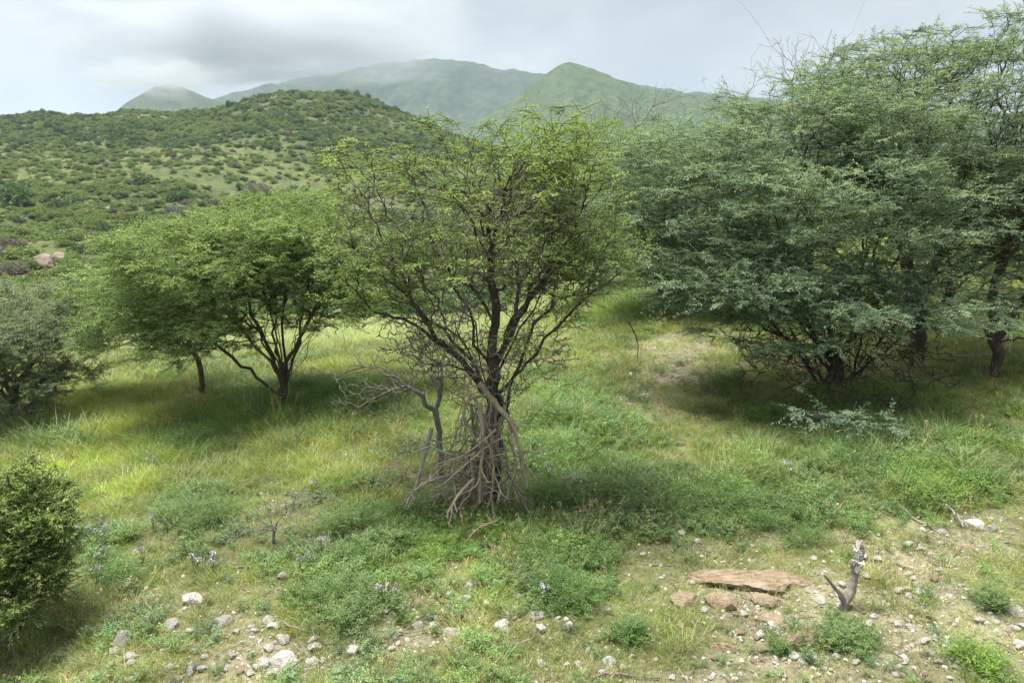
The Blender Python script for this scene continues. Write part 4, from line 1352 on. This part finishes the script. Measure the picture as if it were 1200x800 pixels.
def tuft(seed, n, rad, hmin, hmax, w, lean, bend):
    rng = np.random.default_rng(seed)
    a = rng.uniform(0, 2 * math.pi, n)
    r = rad * np.sqrt(rng.random(n))
    base = np.stack([np.cos(a) * r, np.sin(a) * r, np.full(n, -.01)], 1)
    h = rng.uniform(hmin, hmax, n)
    la = a + rng.normal(0, .8, n)
    out = np.stack([np.cos(la), np.sin(la), np.zeros(n)], 1)
    ln = np.abs(rng.normal(0, lean, n))
    sd = np.stack([-np.sin(la), np.cos(la), np.zeros(n)], 1)
    yaw = rng.uniform(0, 2 * math.pi, n)
    sd = np.stack([np.cos(yaw), np.sin(yaw), np.zeros(n)], 1)
    Vs = []
    for t, ww in ((0, 1), (.4, .85), (.75, .55), (1, .12)):
        c = base + np.array([0, 0, 1.]) * (h * (t - bend * t * t * .4))[:, None] + out * (h * (ln * t + bend * t * t))[:, None]
        Vs += [c - sd * (w * .5 * ww), c + sd * (w * .5 * ww)]
    V = np.stack(Vs, 1).reshape(-1, 3)
    o = np.arange(n)[:, None] * 8
    q = np.concatenate([o + np.array([[2 * s, 2 * s + 1, 2 * s + 3, 2 * s + 2]]) for s in range(3)])
    var = np.tile(np.clip(rng.normal(.5, .22, n), 0, 1), 3)
    return mesh('grass_tuft', V, q, mats=(M['grass'],), var=var)


tufts = [tuft(k, 26, .07, .05, .13, .0042, .5, .35) for k in range(4)] + [tuft(10 + k, 34, .10, .10, .24, .0045, .35, .35) for k in range(4)] + [tuft(20 + k, 24, .12, .16, .36, .004, .3, .45) for k in range(3)]


def sprig(seed, n, h, ll, lw):
    rng = np.random.default_rng(seed)
    a = rng.uniform(0, 2 * math.pi, n)
    en = np.stack([np.cos(a) * rng.uniform(.02, .10, n), np.sin(a) * rng.uniform(.02, .10, n), h * rng.uniform(.5, 1, n)], 1)
    pts = np.concatenate([en * t for t in (.5, .8, 1.)])
    V, q, var, _, _ = leaves(pts, np.tile(norm(en), (3, 1)), K=2, L=h * .45, M_=7, ll=ll, lw=lw, flat=.7, up=.2, rng=rng)
    V2, q2 = tubes(en * 0 - [0, 0, .01], en, np.full(n, .002), np.full(n, .001), 3)
    Vm, Qm = merge([(V, q), (V2, q2)])
    return mesh('sprig', Vm, Qm, mats=(M['grass'],), var=np.concatenate([var, np.full(len(q2), .3)]))


sprigs = [sprig(200 + k, 5, .14, .024, .009) for k in range(4)]


def stalks(seed):
    rng = np.random.default_rng(seed)
    k = 7
    b_ = np.concatenate([rng.normal(0, .05, (k, 2)), np.zeros((k, 1))], 1)
    e_ = b_ + np.concatenate([rng.normal(0, .07, (k, 2)), rng.uniform(.22, .42, (k, 1))], 1)
    V, q = tubes(b_, e_, np.full(k, .0014), np.full(k, .001), 3)
    V2, q2, var, _, _ = leaves(e_ - (e_ - b_) * .12, norm(e_ - b_), K=1, L=.07, M_=8, ll=.016, lw=.005, flat=1., up=.6, spread=.2, rng=rng)
    Vm, Qm = merge([(V, q), (V2, q2)])
    return mesh('stalk', Vm, Qm, mats=(M['grass'],), var=np.full(len(Qm), .8))


cover = proto_collection('cover', tufts + sprigs + [stalks(k) for k in range(3)])

G = np.random.default_rng(33)
n = 120000
ang = G.uniform(-.72, .72, n)
r = 2.6 + (46 - 2.6) * G.random(n) ** 1.25
x, y = r * np.sin(ang), r * np.cos(ang)
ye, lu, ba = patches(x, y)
dens = np.clip(.80 + .5 * lu + .3 * ye - .32 * ba - .3 * np.clip(fbm(x / .6, y / .6, 87, 3), 0, 1), .2, 1)
k = G.random(n) < dens
x, y, r, ye, lu, ba = [a[k] for a in (x, y, r, ye, lu, ba)]
n = len(x)
z = zg(x, y)
px, py = proj(x, y, z)
tallness = np.clip(lu * .9 + ye * .45 + ss(640, 540, py) * .45 - ba * .4, 0, 1.3) + G.normal(0, .2, n)
tallness = tallness - .22
cls = np.where(tallness > .95, 2, np.where(tallness > .45, 1, 0))
idx = np.where(cls == 2, 8 + G.integers(0, 3, n), np.where(cls == 1, 4 + G.integers(0, 4, n), G.integers(0, 4, n)))
herbp = np.clip(lu * .45 - ye * .1 + .06, 0, .5)
ish = (G.random(n) < herbp) & (r < 16)
idx = np.where(ish, 11 + G.integers(0, 4, n), idx)
sta = (G.random(n) < .035) & (r < 14) & ~ish
idx = np.where(sta, 15 + G.integers(0, 3, n), idx)
s = (1 + ss(7, 30, r) * 1.6) * G.uniform(.6, 1.15, n) * (.78 + .22 * lu) * (1 + .9 * fbm(x / .4, y / .4, 95, 3))
scl = np.stack([s * (1 + ss(10, 30, r) * .6), s * (1 + ss(10, 30, r) * .6), s * (.70 - ss(12, 40, r) * .25)], 1)
rot = np.stack([G.normal(0, .12, n), G.normal(0, .12, n), G.uniform(0, 6.28, n)], 1)
c_olive = np.array([.185, .235, .055])
c_yel = np.array([.275, .345, .08])
c_dry = np.array([.36, .32, .17])
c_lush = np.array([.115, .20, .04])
c_blue = np.array([.10, .19, .055])
tint = np.tile(c_olive, (n, 1))
tint += (c_yel - tint) * np.clip(ye * .85, 0, 1)[:, None]
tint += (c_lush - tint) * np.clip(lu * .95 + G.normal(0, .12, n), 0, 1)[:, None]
dry = (G.random(n) < .04 + .16 * np.clip(ba, 0, 1) * (1 - np.clip(lu, 0, 1)))
tint[dry & ~ish] = c_dry
tint[sta] = np.array([.34, .31, .19])
b2 = fbm(x / .8, y / .8, 77, 3)
tint[ish] = c_lush + (c_blue - c_lush) * np.clip(.5 + 1.5 * b2[ish], 0, 1)[:, None]
tint *= 1.55 * (G.uniform(.62, 1.3, (n, 1)) * (1 + .55 * fbm(x / .45, y / .45, 88, 3))[:, None] * (1 + .35 * fbm(x / 2.2, y / 2.2, 89, 3))[:, None])
tint *= 1 + G.normal(0, .09, (n, 3)) * [1, .4, 1]
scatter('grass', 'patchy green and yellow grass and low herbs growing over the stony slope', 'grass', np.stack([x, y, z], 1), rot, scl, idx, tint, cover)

# gravel and litter
peb = proto_collection('pebbles', [rock_mesh('pebble', 'pebble', 90 + k, .7, 1, 5) for k in range(5)])
n = 60000
ang = G.uniform(-.7, .7, n)
r = 2.6 + 12 * G.random(n) ** 1.3
x, y = r * np.sin(ang), r * np.cos(ang)
ye, lu, ba = patches(x, y)
k = G.random(n) < np.clip(ba * .9 - lu * .5 + .12, .03, 1)
x, y, ba = x[k], y[k], ba[k]
n = len(x)
s = .003 + .016 * G.random(n) ** 3.2
pal = np.array([[.62, .57, .52], [.54, .46, .40], [.40, .36, .32], [.66, .60, .54], [.78, .75, .71]])
scatter('gravel', 'pale gravel and stone chips strewn between the grass', 'gravel', np.stack([x, y, zg(x, y) + s * .3], 1), G.uniform(0, 6.28, (n, 3)) * [[.1, .1, 1]], np.stack([s * G.uniform(.8, 1.5, n), s, s], 1),
        G.integers(0, 5, n), pal[G.integers(0, 5, n)] * G.uniform(.7, 1.1, (n, 1)), peb)


def twig_mesh(seed):
    rng = np.random.default_rng(seed)
    p = [np.array([0, 0, 0.])]
    d = np.array([1., 0, 0])
    for _ in range(4):
        d = norm(d + rng.normal(0, .3, 3) * [1, 1, .3])
        p.append(p[-1] + d * .25)
    p = np.array(p)
    f = np.stack([p[2], p[2] + norm(rng.normal(0, 1, 3) * [1, 1, .3]) * .3])
    A = np.concatenate([p[:-1], f[:1]])
    B = np.concatenate([p[1:], f[1:]])
    V, q = tubes(A, B, np.full(5, .02), np.full(5, .014), 4)
    return mesh('dry_twig', V, q, mats=(M['pebble'],), var=np.full(len(q), .5))


tw = proto_collection('dry_twigs', [twig_mesh(k) for k in range(4)])
n = 3800
ang = G.uniform(-.7, .7, n)
r = 2.7 + 12 * G.random(n)
x, y = r * np.sin(ang), r * np.cos(ang)
s = G.uniform(.05, .22, n)
scatter('twig_litter', 'thin dry twigs and straw lying about on the ground', 'twigs', np.stack([x, y, zg(x, y) + .012], 1), np.stack([G.normal(0, .15, n), G.normal(0, .25, n), G.uniform(0, 6.28, n)], 1), np.stack([s, s, s], 1),
        G.integers(0, 4, n), np.array([[.30, .25, .19]]) * G.uniform(.45, 1.3, (n, 1)), tw)


# ------------------------------------------------------------------ bushes of the valley and the hill
def bush_mesh(name, seed, m, n_l, ls, squash, bare=False):
    rng = np.random.default_rng(seed)
    k = 9
    c = norm(rng.normal(0, 1, (k, 3)) * [1, 1, .6]) * rng.uniform(.25, .7, (k, 1))
    c[:, 2] = np.abs(c[:, 2]) * .8 + .35
    rad = rng.uniform(.25, .48, k)
    w = rng.choice(k, n_l, p=rad ** 2 / (rad ** 2).sum())
    d = norm(rng.normal(0, 1, (n_l, 3)))
    p = c[w] + d * (rad[w] * rng.random(n_l) ** .3)[:, None]
    p[:, 2] = np.maximum(p[:, 2] * squash, .05)
    ld = norm(rng.normal(0, 1, (n_l, 3)) + d * .6)
    wd = norm(np.cross(ld, rng.normal(0, 1, (n_l, 3))))
    l = ls * rng.uniform(.6, 1.3, (n_l, 1))
    ww = l * (.06 if bare else .34)
    V = np.stack([p, p + ld * l * .5 + wd * ww, p + ld * l, p + ld * l * .5 - wd * ww], 1).reshape(-1, 3)
    q = np.arange(n_l * 4).reshape(-1, 4)
    var = np.clip(.5 + rng.normal(0, .18, k)[w] + rng.normal(0, .12, n_l), 0, 1)
    A = np.zeros((k, 3)) + rng.normal(0, .06, (k, 3)) * [1, 1, 0]
    B = c * [1, 1, squash]
    V2, q2 = tubes(A, B, np.full(k, .028), np.full(k, .012), 4)
    Vm, Qm = merge([(V, q), (V2, q2)])
    return mesh(name, Vm, Qm, mats=(M[m], M['bark'] if not bare else M['dead_dark']), var=np.concatenate([var, np.full(len(q2), .5)]), midx=np.concatenate([np.zeros(len(q)), np.ones(len(q2))]))


KINDS = {
    'dark': ('dark green', [bush_mesh('bush', 300 + k, 'leaf_bush_dark', 900, .17, .8) for k in range(3)]),
    'green': ('fresh green', [bush_mesh('bush', 310 + k, 'leaf_bush_green', 900, .17, .75) for k in range(3)]),
    'olive': ('olive green', [bush_mesh('bush', 320 + k, 'leaf_bush_olive', 800, .17, .7) for k in range(3)]),
    'grey': ('grey leafless', [bush_mesh('bush', 330 + k, 'twig_grey', 3200, .22, .7, True) for k in range(2)]),
}
GB = 'bushes scattered over the valley and the hillside'


def bush(kind, x, y, size, label):
    k = KINDS[kind][1]
    o = obj('bush', k[int(G.integers(0, len(k)))], loc=(x, y, float(zg(x, y)) - .08 * size))
    o.scale = (size * G.uniform(.85, 1.25), size * G.uniform(.85, 1.2), size * G.uniform(.8, 1.15))
    o.rotation_euler = (0, 0, G.uniform(0, 6.28))
    return tag(o, label, 'bush', GB)


for kind, px, py, wpx, lab in [
    ('dark', 167, 268, 38, 'dark bush with a pale stem standing on the yellow valley grass'),
    ('dark', 127, 272, 30, 'rounded dark grey-green bush left of the pale-stemmed dark bush'),
    ('dark', 172, 214, 26, 'darkest round bush in the middle of the valley slope'),
    ('dark', 92, 297, 28, 'dark bush above the reddish rock outcrop, on its right'),
    ('grey', 20, 320, 60, 'wide grey leafless bush under the reddish rock outcrop'),
    ('grey', 15, 290, 44, 'grey leafless bush left of the reddish rock outcrop'),
    ('grey', 125, 312, 44, 'grey leafless bush above the left tip of the dome-shaped acacia'),
    ('dark', 72, 246, 26, 'small dark bush left of the brown valley outcrops'),
    ('dark', 8, 240, 44, 'dark green bush at the left edge of the valley'),
    ('olive', 90, 280, 36, 'olive bush between the reddish outcrop and the dark grey-green bush'),
    ('green', 160, 305, 60, 'fresh green bush just above the dome-shaped acacia'),
    ('grey', 205, 252, 40, 'grey leafless bush right of the pale-stemmed dark bush'),
    ('grey', 300, 226, 50, 'wide grey leafless bush in front of the hill foot'),
    ('dark', 210, 234, 30, 'dark bush above the grey leafless bush beside the pale-stemmed bush')]:
    p = at(px, py)
    s = np.linalg.norm(p - np.array([0, 0, CAM_H])) / F
    bush(kind, p[0], p[1], wpx * s * (.36 if kind == 'grey' else .5), lab)

placed = 0
G = np.random.default_rng(71)
lim = 220
ZN = lambda px, py: ('on the left part' if px < 130 else 'in the middle' if px < 290 else 'on the right part')
while placed < lim:
    px = G.uniform(-60, 470) if G.random() < .86 else G.uniform(1040, 1230)
    py = G.uniform(183, 330) if px < 600 else G.uniform(225, 330)
    p = at(px, py)
    if p[1] < 28 or p[1] > 330:
        continue
    dn = fbm(p[0] / 14, p[1] / 14, 81, 3)
    if dn < -.12 or (p[1] < 70 and G.random() < .35):
        continue
    kind = G.choice(['dark', 'green', 'olive', 'grey'], p=[.12, .46, .37, .05])
    size = G.uniform(.7, 1.7) * (1 if p[1] > 60 else .75)
    where = ('of the valley floor' if p[1] < 80 else 'of the gentle slope beyond the valley') if px < 600 else None
    if where:
        lab = KINDS[kind][0] + ' bush ' + ZN(px, py) + ' ' + where
    else:
        lab = KINDS[kind][0] + ' bush on the pale slope seen through the right-hand trees'
    bush(kind, p[0], p[1], size, lab)
    placed += 1

sc = proto_collection('scrub', [m for k in ('dark', 'green', 'olive', 'grey') for m in KINDS[k][1]])
n = 110000
G = np.random.default_rng(72)
y = 40 + 380 * G.random(n) ** 1.0
u = G.uniform(-.85, .85, n)
x = u * y
hill = ss(230, 330, y)
d1 = fbm(x / 18, y / 18, 91, 4)
k = G.random(n) < np.clip(.50 + d1 * 1.3 + hill * .3, .07, 1) * np.where(u < .2, 1, .35)
k &= ~((y > 412))
x, y, hill = x[k], y[k], hill[k]
n = len(x)
d2 = fbm(x / 40, y / 40, 93, 3)
rnd = G.random(n)
pd = np.clip(.14 + hill * .22 + d2 * .8, .03, .7)
kk = np.where(rnd < pd, 0, np.where(rnd < pd + (1 - pd) * .50, 1, np.where(rnd < pd + (1 - pd) * .95, 2, 3)))
idx = np.where(kk == 3, 9 + G.integers(0, 2, n), kk * 3 + G.integers(0, 3, n))
s = (.28 + 1.35 * G.random(n) ** 2.0) * (1 + .45 * hill) * (.6 + .4 * ss(50, 110, y))
tall = np.where((hill > .8) & (G.random(n) < .2), G.uniform(1.0, 1.7, n), 1)
scatter('hillside_scrub', 'dense low green scrub covering the valley slope and the hill', 'scrub', np.stack([x, y, zg(x, y) - .1], 1), np.stack([np.zeros(n), np.zeros(n), G.uniform(0, 6.28, n)], 1),
        np.stack([s, s, s * tall * G.uniform(.75, 1.1, n)], 1), idx, np.ones((n, 3)), sc)

# ------------------------------------------------------------------ light, sky, air
SUN_EL, SUN_AZ = math.radians(78), math.radians(-70)         # high, from beyond and a little left
sl = bpy.data.lights.new('sun', 'SUN')
sl.energy = 3.9
sl.angle = math.radians(34)
sl.color = (1, .955, .88)
so = bpy.data.objects.new('sun', sl)
COL.objects.link(so)
from mathutils import Vector
dv = Vector((math.sin(SUN_AZ) * math.cos(SUN_EL), math.cos(SUN_AZ) * math.cos(SUN_EL), math.sin(SUN_EL)))
so.rotation_euler = dv.to_track_quat('Z', 'Y').to_euler()
so.location = (0, 0, 60)

w = bpy.data.worlds.new('World')
SC.world = w
w.use_nodes = True
nt = w.node_tree
for nd in list(nt.nodes):
    nt.nodes.remove(nd)
L = nt.links
sky = N(nt, 'ShaderNodeTexSky')
sky.sky_type = 'NISHITA'
sky.sun_disc = False
sky.sun_elevation = SUN_EL
sky.sun_rotation = SUN_AZ
tc = N(nt, 'ShaderNodeTexCoord')
sep = N(nt, 'ShaderNodeSeparateXYZ')
L.new(tc.outputs['Generated'], sep.inputs[0])
mp = N(nt, 'ShaderNodeMapping')
mp.inputs['Scale'].default_value = (1, 1, 2.2)
mp.inputs['Location'].default_value = (.35, .1, .2)
L.new(tc.outputs['Generated'], mp.inputs[0])
n1 = N(nt, 'ShaderNodeTexNoise')
n1.inputs['Scale'].default_value = 4.6
n1.inputs['Detail'].default_value = 8
n1.inputs['Roughness'].default_value = .52
L.new(mp.outputs[0], n1.inputs['Vector'])
cl = ramp(nt, [(.36, (3.75, 4.15, 4.65)), (.46, (4.15, 4.5, 4.9)), (.55, (4.75, 5.0, 5.3)), (.66, (5.9, 6.05, 6.25))])
for e in cl.color_ramp.elements:
    e.color = tuple(v / 10 for v in e.color[:3]) + (1,)
L.new(n1.outputs['Fac'], cl.inputs[0])
g10 = mixc(nt, 'MULTIPLY', 1.0, cl.outputs[0], (10., 10., 10.))


def lump(col, px, py, rad, add):
    d = ray(px, py)
    d = d / np.linalg.norm(d)
    vm = N(nt, 'ShaderNodeVectorMath', operation='DISTANCE')
    nz = N(nt, 'ShaderNodeMix', data_type='VECTOR')
    # distance on the sphere, broken up by the cloud noise
    L.new(tc.outputs['Generated'], vm.inputs[0])
    vm.inputs[1].default_value = d
    ns = N(nt, 'ShaderNodeTexNoise')
    ns.inputs['Scale'].default_value = 14
    ns.inputs['Detail'].default_value = 6
    L.new(tc.outputs['Generated'], ns.inputs['Vector'])
    m1 = N(nt, 'ShaderNodeMath', operation='MULTIPLY_ADD')
    L.new(ns.outputs['Fac'], m1.inputs[0])
    m1.inputs[1].default_value = rad * 1.3
    L.new(vm.outputs['Value'], m1.inputs[2])
    mr = N(nt, 'ShaderNodeMapRange', interpolation_type='SMOOTHSTEP')
    mr.inputs['From Min'].default_value = rad * 1.75
    mr.inputs['From Max'].default_value = rad * .55
    L.new(m1.outputs[0], mr.inputs['Value'])
    return mixc(nt, 'MIX', mr.outputs[0], col, tuple(add))


c = g10
c = lump(c, 20, 70, .16, (6.3, 6.6, 6.9))
c = lump(c, 520, 48, .075, (5.5, 5.7, 5.95))
c = lump(c, 680, 35, .04, (5.1, 5.35, 5.65))
c = lump(c, 180, 75, .11, (3.9, 4.3, 4.85))
c = lump(c, 350, 75, .08, (4.9, 5.15, 5.5))
n3 = N(nt, 'ShaderNodeTexNoise')
n3.inputs['Scale'].default_value = 1.6
L.new(mp.outputs[0], n3.inputs['Vector'])
rr = ramp(nt, [(.28, (.05, .05, .05)), (.40, (0, 0, 0))])
L.new(n3.outputs['Fac'], rr.inputs[0])
c = mixc(nt, 'MIX', rr.outputs[0], c, sky.outputs[0])
bg = N(nt, 'ShaderNodeBackground')
bg.inputs['Strength'].default_value = .058
L.new(c, bg.inputs['Color'])
ow = N(nt, 'ShaderNodeOutputWorld')
L.new(bg.outputs[0], ow.inputs['Surface'])


def box(name, x0, x1, y0, y1, z0, z1, m):
    V = [(x, y, z) for z in (z0, z1) for y in (y0, y1) for x in (x0, x1)]
    Q = [(0, 2, 3, 1), (4, 5, 7, 6), (0, 1, 5, 4), (2, 6, 7, 3), (0, 4, 6, 2), (1, 3, 7, 5)]
    return obj(name, mesh(name, V, Q, mats=(m,)))


def vol_mat(name, dens, col):
    m, nt = mat(name)
    v = N(nt, 'ShaderNodeVolumePrincipled')
    v.inputs['Density'].default_value = dens
    v.inputs['Color'].default_value = (*col, 1)
    v.inputs['Anisotropy'].default_value = .2
    o = N(nt, 'ShaderNodeOutputMaterial')
    nt.links.new(v.outputs[0], o.inputs['Volume'])
    return m, nt, v


def cloud(label, px, py, Y, hw, hh, dd, dens, seed):
    import bmesh
    m, nt, v = vol_mat('cloud_vapour', 0, (.76, .785, .82))
    c = W(px, py, Y)
    sc_ = Y / F
    L = nt.links
    tc = N(nt, 'ShaderNodeTexCoord')
    ln = N(nt, 'ShaderNodeVectorMath', operation='LENGTH')
    L.new(tc.outputs['Object'], ln.inputs[0])
    nz = N(nt, 'ShaderNodeTexNoise')
    nz.inputs['Scale'].default_value = 3.2
    nz.inputs['Detail'].default_value = 7
    nz.inputs['Roughness'].default_value = .6
    mp_ = N(nt, 'ShaderNodeMapping')
    mp_.inputs['Location'].default_value = (seed, seed * 2.3, 0)
    L.new(tc.outputs['Object'], mp_.inputs[0])
    L.new(mp_.outputs[0], nz.inputs['Vector'])
    ad = N(nt, 'ShaderNodeMath', operation='MULTIPLY_ADD')
    L.new(nz.outputs['Fac'], ad.inputs[0])
    ad.inputs[1].default_value = 1.9
    L.new(ln.outputs['Value'], ad.inputs[2])
    mr = N(nt, 'ShaderNodeMapRange', interpolation_type='SMOOTHSTEP')
    mr.inputs['From Min'].default_value = 1.72
    mr.inputs['From Max'].default_value = 1.0
    mr.inputs['To Max'].default_value = dens
    L.new(ad.outputs[0], mr.inputs['Value'])
    L.new(mr.outputs[0], v.inputs['Density'])
    bm = bmesh.new()
    bmesh.ops.create_icosphere(bm, subdivisions=3, radius=1)
    me = bpy.data.meshes.new('low_cloud')
    bm.to_mesh(me)
    bm.free()
    me.materials.append(m)
    o = obj('low_cloud', me, loc=c)
    o.scale = (hw * sc_, dd, hh * sc_)
    tag(o, label, 'cloud', kind='stuff')


cloud('white cloud bank lying over the left shoulder of the mountain ridge', 310, 38, 1500, 330, 84, 170, .03, 1.3)
cloud('grey-white cloud wrapped round the dark hill on the left', 185, 90, 1350, 130, 34, 120, .018, 4.1)
HAZE = True
if HAZE:
    m, _, _ = vol_mat('haze_air', .00017, (.70, .83, 1.))
    h = box('haze', -5600, 5600, -5600, 5600, -30, 470, m)
    tag(h, 'pale damp air fading the mountains', 'haze', kind='stuff')

# ------------------------------------------------------------------ render settings
SC.view_settings.view_transform = 'Standard'
SC.view_settings.look = 'None'
SC.view_settings.gamma = 1
SC.view_settings.exposure = 1.2
cy = SC.cycles
cy.max_bounces = 6
cy.diffuse_bounces = 3
cy.glossy_bounces = 2
cy.transmission_bounces = 3
cy.volume_bounces = 5
cy.transparent_max_bounces = 6
cy.use_denoising = True
cy.denoiser = 'OPENIMAGEDENOISE'
cy.denoising_input_passes = 'RGB_ALBEDO_NORMAL'
cy.sample_clamp_indirect = 4
cy.caustics_reflective = False
cy.caustics_refractive = False
